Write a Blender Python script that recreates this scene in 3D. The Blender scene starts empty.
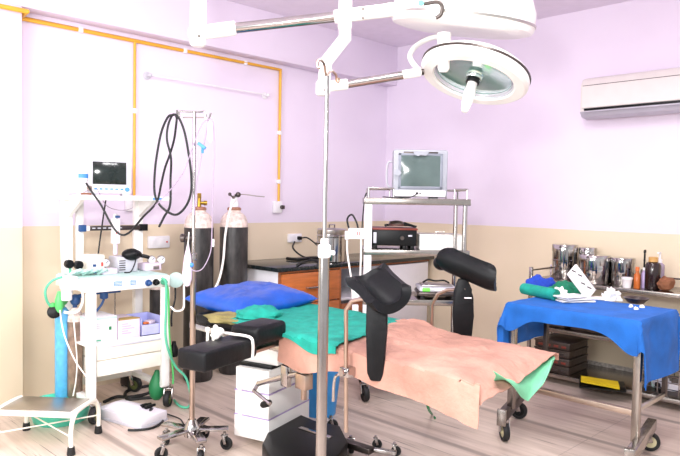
import bpy, bmesh, math, random
from mathutils import Vector, Matrix, noise
random.seed(7)
S = bpy.context.scene
COL = S.collection
R = math.radians
PI = math.pi

# ------------------------------------------------------------------ camera
CAM = Vector((-4.91, -4.282, 1.3)); FL = 651.0
_s = math.sqrt(.5)
f0 = Vector((_s, _s, 0)); r0 = Vector((_s, -_s, 0)); ez = Vector((0, 0, 1))
_p = R(2.42); _a = R(1.0)
cf = f0*math.cos(_p) - ez*math.sin(_p); u0 = f0*math.sin(_p) + ez*math.cos(_p)
cr = r0*math.cos(_a) + u0*math.sin(_a); cu = u0*math.cos(_a) - r0*math.sin(_a)
cam = bpy.data.objects.new('camera', bpy.data.cameras.new('camera'))
COL.objects.link(cam)
cam.matrix_world = Matrix(((cr.x, cu.x, -cf.x, CAM.x), (cr.y, cu.y, -cf.y, CAM.y), (cr.z, cu.z, -cf.z, CAM.z), (0, 0, 0, 1)))
cam.data.sensor_width = 36; cam.data.lens = 36*FL/680; cam.data.clip_start = .02
S.camera = cam
def ray(x, y): return cf + cr*((x-340)/FL) + cu*((228-y)/FL)
def onX(x, y, X): d = ray(x, y); return CAM + d*((X-CAM.x)/d.x)
def onY(x, y, Y): d = ray(x, y); return CAM + d*((Y-CAM.y)/d.y)
def onZ(x, y, Z=0.): d = ray(x, y); return CAM + d*((Z-CAM.z)/d.z)
def dep(x, y, D): d = ray(x, y); return CAM + d*(D/d.dot(f0))

# ------------------------------------------------------------------ materials
def lin(c):
    return tuple((v/12.92 if v <= .04045 else ((v+.055)/1.055)**2.4) for v in c)
def hexc(h): return lin(tuple(int(h[i:i+2], 16)/255 for i in (0, 2, 4)))
MATS = {}
def mat(name, col, rough=.5, metal=0., var=.06, scale=12., bump=0., bscale=60., coat=0., trans=0., emit=0., stretch=None, spec=.5):
    if name in MATS: return MATS[name]
    m = bpy.data.materials.new(name); m.use_nodes = True
    nt = m.node_tree; b = nt.nodes['Principled BSDF']
    c = hexc(col) if isinstance(col, str) else lin(col)
    tc = nt.nodes.new('ShaderNodeTexCoord'); mp = nt.nodes.new('ShaderNodeMapping')
    nt.links.new(tc.outputs['Object'], mp.inputs['Vector'])
    if stretch: mp.inputs['Scale'].default_value = stretch
    nz = nt.nodes.new('ShaderNodeTexNoise'); nz.inputs['Scale'].default_value = scale; nz.inputs['Detail'].default_value = 5
    nt.links.new(mp.outputs['Vector'], nz.inputs['Vector'])
    rp = nt.nodes.new('ShaderNodeValToRGB')
    rp.color_ramp.elements[0].position = .3; rp.color_ramp.elements[1].position = .7
    rp.color_ramp.elements[0].color = (*[max(0, v*(1-var*1.6)) for v in c], 1)
    rp.color_ramp.elements[1].color = (*[min(1, v*(1+var)) for v in c], 1)
    nt.links.new(nz.outputs['Fac'], rp.inputs['Fac']); nt.links.new(rp.outputs['Color'], b.inputs['Base Color'])
    b.inputs['Roughness'].default_value = rough; b.inputs['Metallic'].default_value = metal
    b.inputs['Coat Weight'].default_value = coat; b.inputs['Transmission Weight'].default_value = trans
    b.inputs['Specular IOR Level'].default_value = spec
    if emit:
        b.inputs['Emission Color'].default_value = (*c, 1); b.inputs['Emission Strength'].default_value = emit
    if bump:
        n2 = nt.nodes.new('ShaderNodeTexNoise'); n2.inputs['Scale'].default_value = bscale; n2.inputs['Detail'].default_value = 4
        nt.links.new(mp.outputs['Vector'], n2.inputs['Vector'])
        bp = nt.nodes.new('ShaderNodeBump'); bp.inputs['Strength'].default_value = bump; bp.inputs['Distance'].default_value = .01
        nt.links.new(n2.outputs['Fac'], bp.inputs['Height']); nt.links.new(bp.outputs['Normal'], b.inputs['Normal'])
    MATS[name] = m
    return m

def wall_mat():
    m = bpy.data.materials.new('painted_wall'); m.use_nodes = True; nt = m.node_tree; b = nt.nodes['Principled BSDF']
    g = nt.nodes.new('ShaderNodeNewGeometry'); sp = nt.nodes.new('ShaderNodeSeparateXYZ')
    nt.links.new(g.outputs['Position'], sp.inputs[0])
    gt = nt.nodes.new('ShaderNodeMath'); gt.operation = 'GREATER_THAN'; gt.inputs[1].default_value = 1.104
    nt.links.new(sp.outputs['Z'], gt.inputs[0])
    nz = nt.nodes.new('ShaderNodeTexNoise'); nz.inputs['Scale'].default_value = 2.5; nz.inputs['Detail'].default_value = 6
    nt.links.new(g.outputs['Position'], nz.inputs['Vector'])
    def ramp(a, c):
        r = nt.nodes.new('ShaderNodeValToRGB'); r.color_ramp.elements[0].position = .3; r.color_ramp.elements[1].position = .7
        r.color_ramp.elements[0].color = (*hexc(a), 1); r.color_ramp.elements[1].color = (*hexc(c), 1)
        nt.links.new(nz.outputs['Fac'], r.inputs['Fac']); return r
    lo = ramp('e3d3b7', 'e8d8be'); hi = ramp('e8dced', 'ebe0f0')
    mx = nt.nodes.new('ShaderNodeMixRGB')
    nt.links.new(gt.outputs[0], mx.inputs[0]); nt.links.new(lo.outputs[0], mx.inputs[1]); nt.links.new(hi.outputs[0], mx.inputs[2])
    nt.links.new(mx.outputs[0], b.inputs['Base Color'])
    b.inputs['Roughness'].default_value = .55; b.inputs['Specular IOR Level'].default_value = .3
    return m

def floor_mat():
    m = bpy.data.materials.new('striped_stone_floor'); m.use_nodes = True; nt = m.node_tree; b = nt.nodes['Principled BSDF']
    g = nt.nodes.new('ShaderNodeNewGeometry')
    def nz(scl, sc, det, ramp):
        mp = nt.nodes.new('ShaderNodeMapping'); mp.inputs['Scale'].default_value = scl
        nt.links.new(g.outputs['Position'], mp.inputs['Vector'])
        n = nt.nodes.new('ShaderNodeTexNoise'); n.inputs['Scale'].default_value = sc; n.inputs['Detail'].default_value = det
        n.inputs['Roughness'].default_value = .6
        nt.links.new(mp.outputs['Vector'], n.inputs['Vector'])
        r = nt.nodes.new('ShaderNodeValToRGB')
        e = r.color_ramp.elements
        e[0].position, e[1].position = ramp[0][0], ramp[1][0]
        e[0].color = (*hexc(ramp[0][1]), 1); e[1].color = (*hexc(ramp[1][1]), 1)
        nt.links.new(n.outputs['Fac'], r.inputs['Fac']); return r
    a = nz((9, .55, 1), 2.2, 6, ((.28, 'c4b2a3'), (.62, 'e3d2c4')))
    c = nz((34, .8, 1), 2.0, 5, ((.31, '6d635c'), (.385, 'ffffff')))
    d = nz((3.2, .25, 1), 1.6, 4, ((.32, 'b4aaa2'), (.5, 'ffffff')))
    m1 = nt.nodes.new('ShaderNodeMixRGB'); m1.blend_type = 'MULTIPLY'; m1.inputs[0].default_value = .8
    nt.links.new(a.outputs[0], m1.inputs[1]); nt.links.new(c.outputs[0], m1.inputs[2])
    m2 = nt.nodes.new('ShaderNodeMixRGB'); m2.blend_type = 'MULTIPLY'; m2.inputs[0].default_value = .35
    nt.links.new(m1.outputs[0], m2.inputs[1]); nt.links.new(d.outputs[0], m2.inputs[2])
    # tile joints
    sp = nt.nodes.new('ShaderNodeSeparateXYZ'); nt.links.new(g.outputs['Position'], sp.inputs[0])
    def joint(axis, size, off):
        ad = nt.nodes.new('ShaderNodeMath'); ad.operation = 'ADD'; ad.inputs[1].default_value = off
        nt.links.new(sp.outputs[axis], ad.inputs[0])
        mo = nt.nodes.new('ShaderNodeMath'); mo.operation = 'PINGPONG'; mo.inputs[1].default_value = size/2
        nt.links.new(ad.outputs[0], mo.inputs[0])
        lt = nt.nodes.new('ShaderNodeMath'); lt.operation = 'LESS_THAN'; lt.inputs[1].default_value = .0022
        nt.links.new(mo.outputs[0], lt.inputs[0]); return lt
    j1 = joint('X', .6, .1); j2 = joint('Y', 1.2, .35)
    mxx = nt.nodes.new('ShaderNodeMath'); mxx.operation = 'MAXIMUM'
    nt.links.new(j1.outputs[0], mxx.inputs[0]); nt.links.new(j2.outputs[0], mxx.inputs[1])
    # darker stone bands every 65 cm, broken up by noise
    ad = nt.nodes.new('ShaderNodeMath'); ad.operation = 'ADD'; ad.inputs[1].default_value = 2.03
    nt.links.new(sp.outputs['X'], ad.inputs[0])
    mo = nt.nodes.new('ShaderNodeMath'); mo.operation = 'PINGPONG'; mo.inputs[1].default_value = .325
    nt.links.new(ad.outputs[0], mo.inputs[0])
    br = nt.nodes.new('ShaderNodeMapRange'); br.inputs[1].default_value = .012; br.inputs[2].default_value = .03; br.inputs[3].default_value = .62; br.inputs[4].default_value = 0
    nt.links.new(mo.outputs[0], br.inputs[0])
    hf = nt.nodes.new('ShaderNodeMath'); hf.operation = 'MULTIPLY'; hf.inputs[1].default_value = .4
    nt.links.new(j2.outputs[0], hf.inputs[0])
    mb_ = nt.nodes.new('ShaderNodeMath'); mb_.operation = 'MAXIMUM'
    nt.links.new(hf.outputs[0], mb_.inputs[0]); nt.links.new(br.outputs[0], mb_.inputs[1])
    m3 = nt.nodes.new('ShaderNodeMixRGB'); m3.inputs[2].default_value = (*hexc('7d726a'), 1)
    nt.links.new(mb_.outputs[0], m3.inputs[0]); nt.links.new(m2.outputs[0], m3.inputs[1])
    nt.links.new(m3.outputs[0], b.inputs['Base Color'])
    b.inputs['Roughness'].default_value = .32; b.inputs['Specular IOR Level'].default_value = .4
    return m

WALL = wall_mat(); FLOOR = floor_mat()
CEIL = mat('ceiling_paint', 'ebe0f0', .7, var=.02)
WHITE = mat('white_enamel', 'f4f3ef', .35, var=.02, coat=.2)
CREAM = mat('cream_enamel', 'f3efe2', .4, var=.03)
WPLAST = mat('white_plastic', 'f1eff2', .4, var=.02)
GPLAST = mat('grey_plastic', 'c9c9d2', .4, var=.04)
SILVERP = mat('silver_plastic', 'a4a7b0', .38, var=.04)
CHROME = mat('chrome', 'b4b0ae', .14, 1., var=.03)
STEEL = mat('brushed_steel', 'bdb8b2', .3, 1., var=.1, scale=4, stretch=(1, 1, 30))
SHEETST = mat('sheet_steel', 'a39d97', .24, 1., var=.06)
DRUMST = mat('drum_steel_painted_reflections', 'bdbab8', .09, 1., var=.3, scale=3, stretch=(6, 6, .3))  # polished steel; the upright dark and bright streaks are painted-in reflections
DARKST = mat('dark_steel', '5a5350', .35, .9, var=.15)
COPPERY = mat('tarnished_steel', 'b9a698', .28, 1., var=.1, scale=6)
BLACKV = mat('black_vinyl', '0d0f12', .45, var=.2, bump=.15, bscale=40, spec=.22)
BLACKP = mat('black_plastic', '0b0d0f', .42, var=.15, spec=.28)
BLACKG = mat('black_granite', '20282a', .15, var=.35, scale=90)
RUBBER = mat('black_rubber', '17191a', .6, var=.2)
HOSE = mat('corrugated_black_hose', '0b1213', .5, var=.1)
YELLOWP = mat('yellow_pipe_paint', 'e8ac35', .4, var=.05)
WHEELY = mat('cream_wheel', 'cfc7a0', .5, var=.06)
GLASS_S = mat('dark_screen', '1a2422', .12, var=.1)
CRT = mat('crt_glass', '5d6d6b', .1, var=.12, scale=5)
TEALC = mat('green_surgical_cloth', '129a88', .85, var=.14, scale=18, bump=.25, bscale=180)
GREENC = mat('dark_green_cloth', '0d7a58', .85, var=.15, scale=18, bump=.25, bscale=180)
LGREENC = mat('pale_green_cloth', '77c79c', .85, var=.08, scale=14, bump=.2, bscale=180)
PEACH = mat('peach_cloth', 'ba8c7b', .85, var=.16, scale=6, bump=.35, bscale=60)
BLUEC = mat('blue_drape_cloth', '0f62b8', .8, var=.12, scale=10, bump=.25, bscale=160)
DBLUEC = mat('deep_blue_cloth', '1a45b8', .8, var=.14, scale=10, bump=.25, bscale=160)
PILLOW = mat('royal_blue_rexine', '0c50b4', .36, var=.12, scale=8, bump=.7, bscale=11, coat=.1)
KHAKI = mat('khaki_cloth', '8d8250', .9, var=.14, bump=.3, bscale=120)
ORANGEW = mat('orange_laminate', 'bd6a33', .35, var=.16, scale=5, stretch=(1, 1, 9), coat=.2)
BROWNW = mat('brown_laminate', '9a5a34', .4, var=.16, scale=5, stretch=(1, 1, 9))
WLAM = mat('white_laminate', 'e9e9ee', .4, var=.02)
CYLBLK = mat('worn_black_cylinder', '33302f', .4, var=.5, scale=26, stretch=(1, 1, .35))
CYLWHT = mat('worn_white_shoulder', 'e4d2c8', .5, var=.22, scale=40)
RUST = mat('rusty_ring', 'a2725c', .7, var=.3, scale=50)
BRASS = mat('brass', 'b18f3c', .3, 1., var=.15)
CYLBLU = mat('sky_blue_cylinder', '5fb4e8', .4, var=.12, scale=25)
CYLBRN = mat('brown_cylinder', '8b7464', .45, var=.3, scale=20)
NAVY = mat('navy_valve', '244f86', .4, var=.2)
GRNHOSE = mat('green_hose', '5cc09a', .4, var=.08)
BRGREEN = mat('bright_green_plastic', '58c46a', .4, var=.1)
DGREENR = mat('dark_green_rubber', '1f7a48', .55, var=.1)
WHOSE = mat('white_tubing', 'f0ece6', .35, var=.03)
LILHOSE = mat('clear_tubing', 'a797ac', .25, var=.04)
TEALP = mat('turquoise_plastic', '5fe0c2', .4, var=.06)
PALETEAL = mat('pale_teal_mat', 'c2e2da', .6, var=.08)
BLUEP = mat('blue_plastic', '3aa2ee', .4, var=.06)
BLUEMK = mat('blue_marking', '4a8fd8', .5, var=.02)
REDMK = mat('red_marking', 'd84a44', .5, var=.02)
PAPER = mat('white_paper', 'f2f0ee', .8, var=.02)
BOXWH = mat('white_carton', 'ece9f0', .7, var=.04)
BOXLIL = mat('pale_lilac_carton', 'e2d3e4', .7, var=.05)
CARTON = mat('brown_carton', 'a98e58', .8, var=.1)
CLRBLUE = mat('blue_clear_plastic', 'b3b6ea', .2, var=.08)
ORANGEP = mat('orange_plastic', 'e0763a', .4, var=.06)
AMBER = mat('amber_bottle', 'c4672a', .15, var=.15)
BROWNGL = mat('dark_brown_glass', '2a1c1c', .1, var=.15)
TAN = mat('tan_cap', 'c89b5a', .5, var=.06)
YELLOWF = mat('yellow_folder', 'f0d21c', .6, var=.05)
CRATEB = mat('dark_brown_tray', '3a2d26', .45, var=.25, scale=20)
MAROON = mat('maroon_lid', '7a3226', .4, var=.1)
STONEB = mat('grey_mottled_stone', 'b3aca4', .35, var=.3, scale=60)
ACW = mat('warm_white_ac', 'dfd8d4', .4, var=.015)
ACGREY = mat('pale_grey_ac', 'b9b5c2', .4, var=.03)
REFL = mat('lamp_reflector', 'd3e8e0', .22, 1., var=.05)
LGLASS = mat('lamp_cover_glass', 'a4e4d6', .08, var=.02, trans=.75)
DIAL = mat('gauge_dial', 'eceff5', .5, var=.02)
PURPLE = mat('lilac_bottle', 'b3a2cc', .4, var=.05)
PINKR = mat('brown_rag', '8d5a3c', .8, var=.2)
LED = mat('green_display', '6be04a', .4, var=.02, emit=.4)
OLIVE = mat('olive_wire', '5a6030', .5, var=.1)

# ------------------------------------------------------------------ mesh builder
def frame(d):
    d = Vector(d).normalized(); up = Vector((0, 0, 1)) if abs(d.z) < .95 else Vector((1, 0, 0))
    x = up.cross(d).normalized(); y = d.cross(x)
    return Matrix((x, y, d)).transposed()
def catmull(pts, n=8, closed=False):
    P = [Vector(p) for p in pts]; out = []; N = len(P)
    rng = N if closed else N-1
    for i in range(rng):
        g = lambda k: P[k % N] if closed else P[max(0, min(N-1, k))]
        a, b, c, d = g(i-1), g(i), g(i+1), g(i+2)
        for j in range(n):
            t = j/n
            out.append(.5*((2*b)+(c-a)*t+(2*a-5*b+4*c-d)*t*t+(-a+3*b-3*c+d)*t**3))
    if not closed: out.append(P[-1])
    return out
class MB:
    def __init__(s): s.bm = bmesh.new()
    def _m(s, geom_verts, M):
        bmesh.ops.transform(s.bm, matrix=M, verts=geom_verts)
    def box(s, c, d, rz=0, bev=.004, rot=None, seg=2):
        r = bmesh.ops.create_cube(s.bm, size=1); vs = r['verts']
        M = Matrix.Translation(Vector(c)) @ (rot.to_4x4() if rot else Matrix.Rotation(rz, 4, 'Z'))
        s._m(vs, Matrix.Diagonal((*d, 1)))
        if bev:
            b = min(bev, min(d)*.45)
            es = list({e for v in vs for e in v.link_edges})
            rr = bmesh.ops.bevel(s.bm, geom=es, offset=b, segments=seg, affect='EDGES', profile=.5)
            vs = list({v for f in rr['faces'] for v in f.verts} | {v for v in vs if v.is_valid})
        s._m(vs, M); return s
    def b2(s, x0, x1, y0, y1, z0, z1, bev=.004):
        return s.box(((x0+x1)/2, (y0+y1)/2, (z0+z1)/2), (abs(x1-x0), abs(y1-y0), abs(z1-z0)), bev=bev)
    def cyl(s, p0, p1, r, r1=None, seg=18, bev=0):
        p0, p1 = Vector(p0), Vector(p1); L = (p1-p0).length; r1 = r if r1 is None else r1
        if bev:
            b = min(bev, r*.5, r1*.5, L*.45)
            return s.lathe([(0, 0), (r-b, 0), (r, b), (r1, L-b), (r1-b, L), (0, L)], p0, p1-p0, seg)
        return s.lathe([(0, 0), (r, 0), (r1, L), (0, L)], p0, p1-p0, seg)
    def lathe(s, prof, o=(0, 0, 0), d=(0, 0, 1), seg=28):
        F = frame(d) if Vector(d).normalized().z < .9999 else Matrix.Identity(3); o = Vector(o); rings = []
        for r, z in prof:
            if r < 1e-6: rings.append([s.bm.verts.new(o + F @ Vector((0, 0, z)))])
            else: rings.append([s.bm.verts.new(o + F @ Vector((r*math.cos(2*PI*k/seg), r*math.sin(2*PI*k/seg), z))) for k in range(seg)])
        for a, b in zip(rings, rings[1:]):
            for k in range(seg):
                q = [a[k % len(a)], a[(k+1) % len(a)], b[(k+1) % len(b)], b[k % len(b)]]
                q = list(dict.fromkeys(q))
                if len(q) > 2:
                    try: s.bm.faces.new(q)
                    except ValueError: pass
        return s
    def sph(s, c, r, seg=20, rot=None):
        r = (r, r, r) if not hasattr(r, '__len__') else r
        q = bmesh.ops.create_uvsphere(s.bm, u_segments=seg, v_segments=max(8, seg*2//3), radius=1)
        s._m(q['verts'], Matrix.Translation(Vector(c)) @ (rot.to_4x4() if rot else Matrix.Identity(4)) @ Matrix.Diagonal((*r, 1))); return s
    def tube(s, pts, r, seg=8, n=8, closed=False, smooth=True, caps=True):
        P = catmull(pts, n, closed) if smooth else [Vector(p) for p in pts]
        N = len(P); rings = []; prev = None
        for i, p in enumerate(P):
            if closed: t = P[(i+1) % N]-P[i-1]
            elif i == 0: t = P[1]-P[0]
            elif i == N-1: t = P[-1]-P[-2]
            else: t = (P[i+1]-P[i]).normalized()+(P[i]-P[i-1]).normalized()
            if t.length < 1e-9: t = Vector((0, 0, 1))
            t.normalize()
            if prev is None: x = frame(t).col[0].copy()
            else:
                x = prev - t*prev.dot(t)
                if x.length < 1e-6: x = frame(t).col[0].copy()
                x.normalize()
            prev = x; y = t.cross(x)
            k_ = 1.
            if not closed and not smooth and 0 < i < N-1:
                c_ = max(.4, t.dot((P[i+1]-P[i]).normalized())); k_ = 1/c_ if c_ > .7 else 1.2
            rings.append([s.bm.verts.new(p + (x*math.cos(2*PI*k/seg)+y*math.sin(2*PI*k/seg))*r*k_) for k in range(seg)])
        for i in range(N if closed else N-1):
            a, b = rings[i], rings[(i+1) % N]
            for k in range(seg): s.bm.faces.new((a[k], a[(k+1) % seg], b[(k+1) % seg], b[k]))
        if not closed and caps:
            s.bm.faces.new(rings[0][::-1]); s.bm.faces.new(rings[-1])
        return s
    def bar(s, p0, p1, w, h, bev=.002, up=(0, 0, 1)):
        p0, p1 = Vector(p0), Vector(p1); d = (p1-p0); L = d.length; d.normalize()
        u = Vector(up)
        if abs(u.dot(d)) > .95: u = Vector((1, 0, 0))
        x = u.cross(d).normalized(); y = d.cross(x)
        return s.box((p0+p1)/2, (w, h, L), bev=bev, rot=Matrix((x, y, d)).transposed())
    def prism(s, poly, z0, z1, M=Matrix.Identity(4), bev=0):
        a = [s.bm.verts.new(M @ Vector((x, y, z0))) for x, y in poly]; b = [s.bm.verts.new(M @ Vector((x, y, z1))) for x, y in poly]
        fs = [s.bm.faces.new(a[::-1]), s.bm.faces.new(b)]; n = len(a)
        for i in range(n): fs.append(s.bm.faces.new((a[i], a[(i+1) % n], b[(i+1) % n], b[i])))
        if bev:
            es = list({e for f in fs for e in f.edges}); bmesh.ops.bevel(s.bm, geom=es, offset=bev, segments=2, affect='EDGES', profile=.5)
        return s
    def grid(s, fn, nu, nv, th=.003, closed_u=False):
        """a cloth-like sheet of real thickness: fn(u, v) with u, v in 0..1"""
        V = [[Vector(fn(i/nu, j/nv)) for j in range(nv+1)] for i in range(nu+1)]
        N = [[None]*(nv+1) for _ in range(nu+1)]
        for i in range(nu+1):
            for j in range(nv+1):
                du = V[min(nu, i+1)][j]-V[max(0, i-1)][j]; dv = V[i][min(nv, j+1)]-V[i][max(0, j-1)]
                n = du.cross(dv); N[i][j] = n.normalized() if n.length > 1e-12 else Vector((0, 0, 1))
        A = [[s.bm.verts.new(V[i][j]+N[i][j]*th/2) for j in range(nv+1)] for i in range(nu+1)]
        B = [[s.bm.verts.new(V[i][j]-N[i][j]*th/2) for j in range(nv+1)] for i in range(nu+1)]
        F = s.bm.faces.new
        for i in range(nu):
            for j in range(nv):
                F((A[i][j], A[i+1][j], A[i+1][j+1], A[i][j+1])); F((B[i][j], B[i][j+1], B[i+1][j+1], B[i+1][j]))
        for i in range(nu):
            F((A[i][0], B[i][0], B[i+1][0], A[i+1][0])); F((A[i][nv], A[i+1][nv], B[i+1][nv], B[i][nv]))
        for j in range(nv):
            F((A[0][j], A[0][j+1], B[0][j+1], B[0][j])); F((A[nu][j], B[nu][j], B[nu][j+1], A[nu][j+1]))
        return s
    def build(s, name, m, parent=None, world=False, ang=38, kind=None, label=None):
        bm = s.bm
        bmesh.ops.recalc_face_normals(bm, faces=bm.faces)
        if world and parent is not None: bm.transform(WM[parent.name].inverted())
        lim = R(ang)
        for f in bm.faces: f.smooth = True
        for e in bm.edges:
            if len(e.link_faces) == 2: e.smooth = e.calc_face_angle(0) < lim
        me = bpy.data.meshes.new(name); bm.to_mesh(me); bm.free()
        if m: me.materials.append(m)
        o = bpy.data.objects.new(name, me); COL.objects.link(o)
        if parent is not None:
            o.parent = parent; WM[o.name] = WM[parent.name]
        if kind: o['kind'] = kind
        if label: o['label'] = label
        return o
WM = {}
def T(name, label, cat, loc=(0, 0, 0), rz=0, group=None):
    o = bpy.data.objects.new(name, None); COL.objects.link(o)
    o.location = loc; o.rotation_euler = (0, 0, rz); o.empty_display_size = .05
    o['label'] = label; o['category'] = cat
    if group: o['group'] = group
    WM[o.name] = Matrix.Translation(Vector(loc)) @ Matrix.Rotation(rz, 4, 'Z')
    return o
def tag(o, label, cat, group=None):
    o['label'] = label; o['category'] = cat
    if group: o['group'] = group
    return o
def copy_tree(o, parent=None):
    c = o.copy(); COL.objects.link(c); c.parent = parent
    for ch in list(o.children): copy_tree(ch, c)
    return c
def struct(name, mb, m):
    return mb.build(name, m, kind='structure')
def nz3(x, y, z=0): return noise.noise(Vector((x, y, z)))

def castor(parent, p, r=.04, yaw=0, hub=WHEELY, tyre=RUBBER, world=True, plate=True):
    """wheel (tyre) > hub, fork as children of a thing; p is the floor contact point, in world or local coordinates"""
    p = Vector(p); ax = Vector((math.cos(yaw), math.sin(yaw), 0)); bk = Vector((-ax.y, ax.x, 0))
    c = p + Vector((0, 0, r)); w = r*.32
    mb = MB(); mb.lathe([(r*.62, -w), (r*.92, -w), (r, -w*.5), (r, w*.5), (r*.92, w), (r*.62, w), (r*.62, -w)], c, ax, 24)
    t = mb.build('castor_wheel', tyre, parent, world)
    mb = MB(); mb.lathe([(0, -w*1.05), (r*.2, -w*1.3), (r*.25, -w*.8), (r*.63, -w*.8), (r*.63, w*.8), (r*.25, w*.8), (r*.2, w*1.3), (0, w*1.05)], c, ax, 20)
    mb.build('wheel_hub', hub, t, world)
    mb = MB()
    top = c + Vector((0, 0, r*1.25)) + bk*r*.35
    for sgn in (-1, 1):
        mb.bar(c + ax*w*1.6*sgn, top + ax*w*1.6*sgn, w*.35, r*.5, .001, up=bk)
    mb.box(top, (r*.9, r*.9, r*.18), rz=yaw, bev=.001)
    mb.cyl(top, top + Vector((0, 0, r*.5)), r*.25)
    mb.build('castor_fork', CHROME, parent, world)
    return top.z + r*.5

# ------------------------------------------------------------------ the setting
struct('floor', MB().b2(-6.3, .12, -6.2, .12, -.06, 0, 0), FLOOR)
struct('wall_left', MB().b2(-6.3, .12, 0, .12, 0, 2.8, 0), WALL)
struct('wall_right', MB().b2(0, .12, -6.2, 0, 0, 2.8, 0), WALL)
struct('ceiling', MB().b2(-6.3, .12, -6.2, .12, 2.8, 2.9, 0), CEIL)
struct('pillar', MB().b2(-6.3, -3.478, -.12, 0, 0, 2.43, .003), WALL)
struct('ceiling_beam', MB().b2(-6.3, 0, -.125, 0, 2.43, 2.8, .003), WALL)
struct('baseboard_right', MB().b2(-.015, 0, -6.2, 0, 0, .1, .003), STONEB)
#struct('baseboard_left', MB().b2(-3.478, -.015, -.015, 0, 0, .1, .003), STONEB)

# ------------------------------------------------------------------ wall fixtures
t = T('gas_pipe', 'yellow pipe clipped along the wall under the beam with two drops', 'pipe', (-2.4, -.02, 2.385))
mb = MB()
py = -.018
mb.tube([(-5.4, -.14, 2.40), (-3.455, -.14, 2.40), (-3.455, py, 2.385), (-1.385, py, 2.385), (-1.385, py, 1.27)], .0105, smooth=False, seg=10)
mb.build('pipe_run', YELLOWP, t, True)
mb = MB(); mb.tube([(-2.697, py, 2.385), (-2.697, py, 1.3)], .0095, smooth=False, seg=10); mb.build('pipe_drop', YELLOWP, t, True)
for x, z in ((-3.08, 2.385), (-2.3, 2.385), (-1.75, 2.385), (-1.385, 1.86), (-1.385, 1.45), (-2.697, 1.9)):
    mb = MB()
    mb.box((x, -.012, z), (.03, .024, .03), bev=.003); mb.box((x, -.028, z), (.03, .006, .034), bev=.002)
    mb.build('pipe_clip', WPLAST, t, True)

t = T('gas_outlet', 'white oxygen outlet box under the right end of the yellow pipe', 'gas outlet', (-1.385, 0, 1.24))
MB().box((-1.40, -.02, 1.235), (.085, .04, .1), bev=.008).build('outlet_plate', WPLAST, t, True)
mb = MB(); mb.cyl((-1.373, -.04, 1.235), (-1.373, -.065, 1.235), .017, bev=.003); mb.cyl((-1.373, -.065, 1.235), (-1.373, -.075, 1.235), .009)
mb.box((-1.353, -.045, 1.235), (.016, .02, .03)); mb.build('outlet_socket', DARKST, t, True)

t = T('gas_outlet', 'grey valve outlet under the pipe drop behind the anaesthesia machine', 'gas outlet', (-2.69, 0, 1.26))
MB().box((-2.7, -.018, 1.255), (.12, .036, .11), bev=.008).build('outlet_plate', WPLAST, t, True)
mb = MB(); mb.cyl((-2.695, -.03, 1.255), (-2.695, -.075, 1.255), .022, bev=.004); mb.cyl((-2.695, -.075, 1.255), (-2.695, -.1, 1.255), .012)
mb.cyl((-2.72, -.06, 1.255), (-2.64, -.06, 1.255), .007); mb.sph((-2.635, -.06, 1.26), .014); mb.cyl((-2.695, -.06, 1.25), (-2.695, -.06, 1.305), .008)
mb.build('outlet_valve', DARKST, t, True)

t = T('curtain_rail', 'thin white curtain rail fixed high on the left wall between the pipe drops', 'rail', (-2.57, -.02, 2.17))
a, b = onY(150, 75, -.05), onY(268, 95, -.05)
MB().tube([a, b], .006, smooth=False).build('rod', WPLAST, t, True)
for q in (a, b):
    mb = MB(); mb.cyl((q.x, 0, q.z), (q.x, -.012, q.z), .028, bev=.004); mb.cyl((q.x, -.01, q.z), (q.x, -.05, q.z), .009); mb.sph((q.x, -.052, q.z), .014)
    mb.build('rail_bracket', GPLAST if q is a else WPLAST, t, True)

def socket_plate(name, label, x, z, w, h, holes):
    t = T(name, label, 'socket', (x, 0, z))
    MB().box((x, -.014, z), (w, .028, h), bev=.006).build('plate', WPLAST, t, True)
    for dx in holes:
        mb = MB(); mb.box((x+dx, -.029, z), (.04, .004, .054), bev=.003); mb.build('switch_module', WPLAST, t, True)
    return t
q = onY(159, 242, -.02)
t = socket_plate('switch_board', 'white switchboard plate on the tan dado right of the anaesthesia machine', q.x, q.z, .17, .088, (-.045, .015))
mb = MB(); mb.cyl((q.x+.058, -.028, q.z), (q.x+.058, -.036, q.z), .006, bev=.001); mb.build('indicator', REDMK, t, True)
q2 = onY(295, 238, -.02)
t = socket_plate('switch_board', 'white switchboard plate above the wooden cabinet with a black plug in it', q2.x, q2.z, .15, .075, (-.035, .03))

# air conditioner
t = T('air_conditioner', 'white split air conditioner high on the right wall', 'air conditioner', (0, -2.6, 1.95))
def acp(y0, y1, pr, bev=.0):
    M = Matrix(((1, 0, 0, 0), (0, 0, 1, 0), (0, 1, 0, 0), (0, 0, 0, 1)))
    return MB().prism([(x, z) for x, z in pr], y0, y1, M, bev)
y1, y0 = -2.09, -2.95
acp(y0, y1, [(0, 1.965), (-.1, 1.945), (-.185, 1.955), (-.222, 1.99), (-.228, 2.17), (-.2, 2.225), (-.15, 2.243), (0, 2.243)], .008).build('body', ACW, t, True)
acp(y0-.002, y1+.002, [(-.05, 1.958), (-.1, 1.938), (-.19, 1.95), (-.226, 1.988), (-.2, 1.992), (-.06, 1.99)], .004).build('lower_trim', ACGREY, t, True)
MB().b2(-.234, -.2, y0+.01, y1-.035, 1.992, 2.007, .001).build('air_slot', BLACKP, t, True)
MB().bar((-.232, y0+.02, 1.984), (-.232, y1-.04, 1.984), .012, .01).build('louvre', ACGREY, t, True)
acp(y0+.012, y1-.02, [(-.2295, 2.01), (-.2325, 2.012), (-.2335, 2.166), (-.23, 2.172)]).build('front_panel', ACW, t, True)
acp(y0+.012, y1-.02, [(-.2285, 2.173), (-.231, 2.173), (-.231, 2.1765), (-.2285, 2.1765)]).build('panel_seam', DARKST, t, True)

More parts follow.
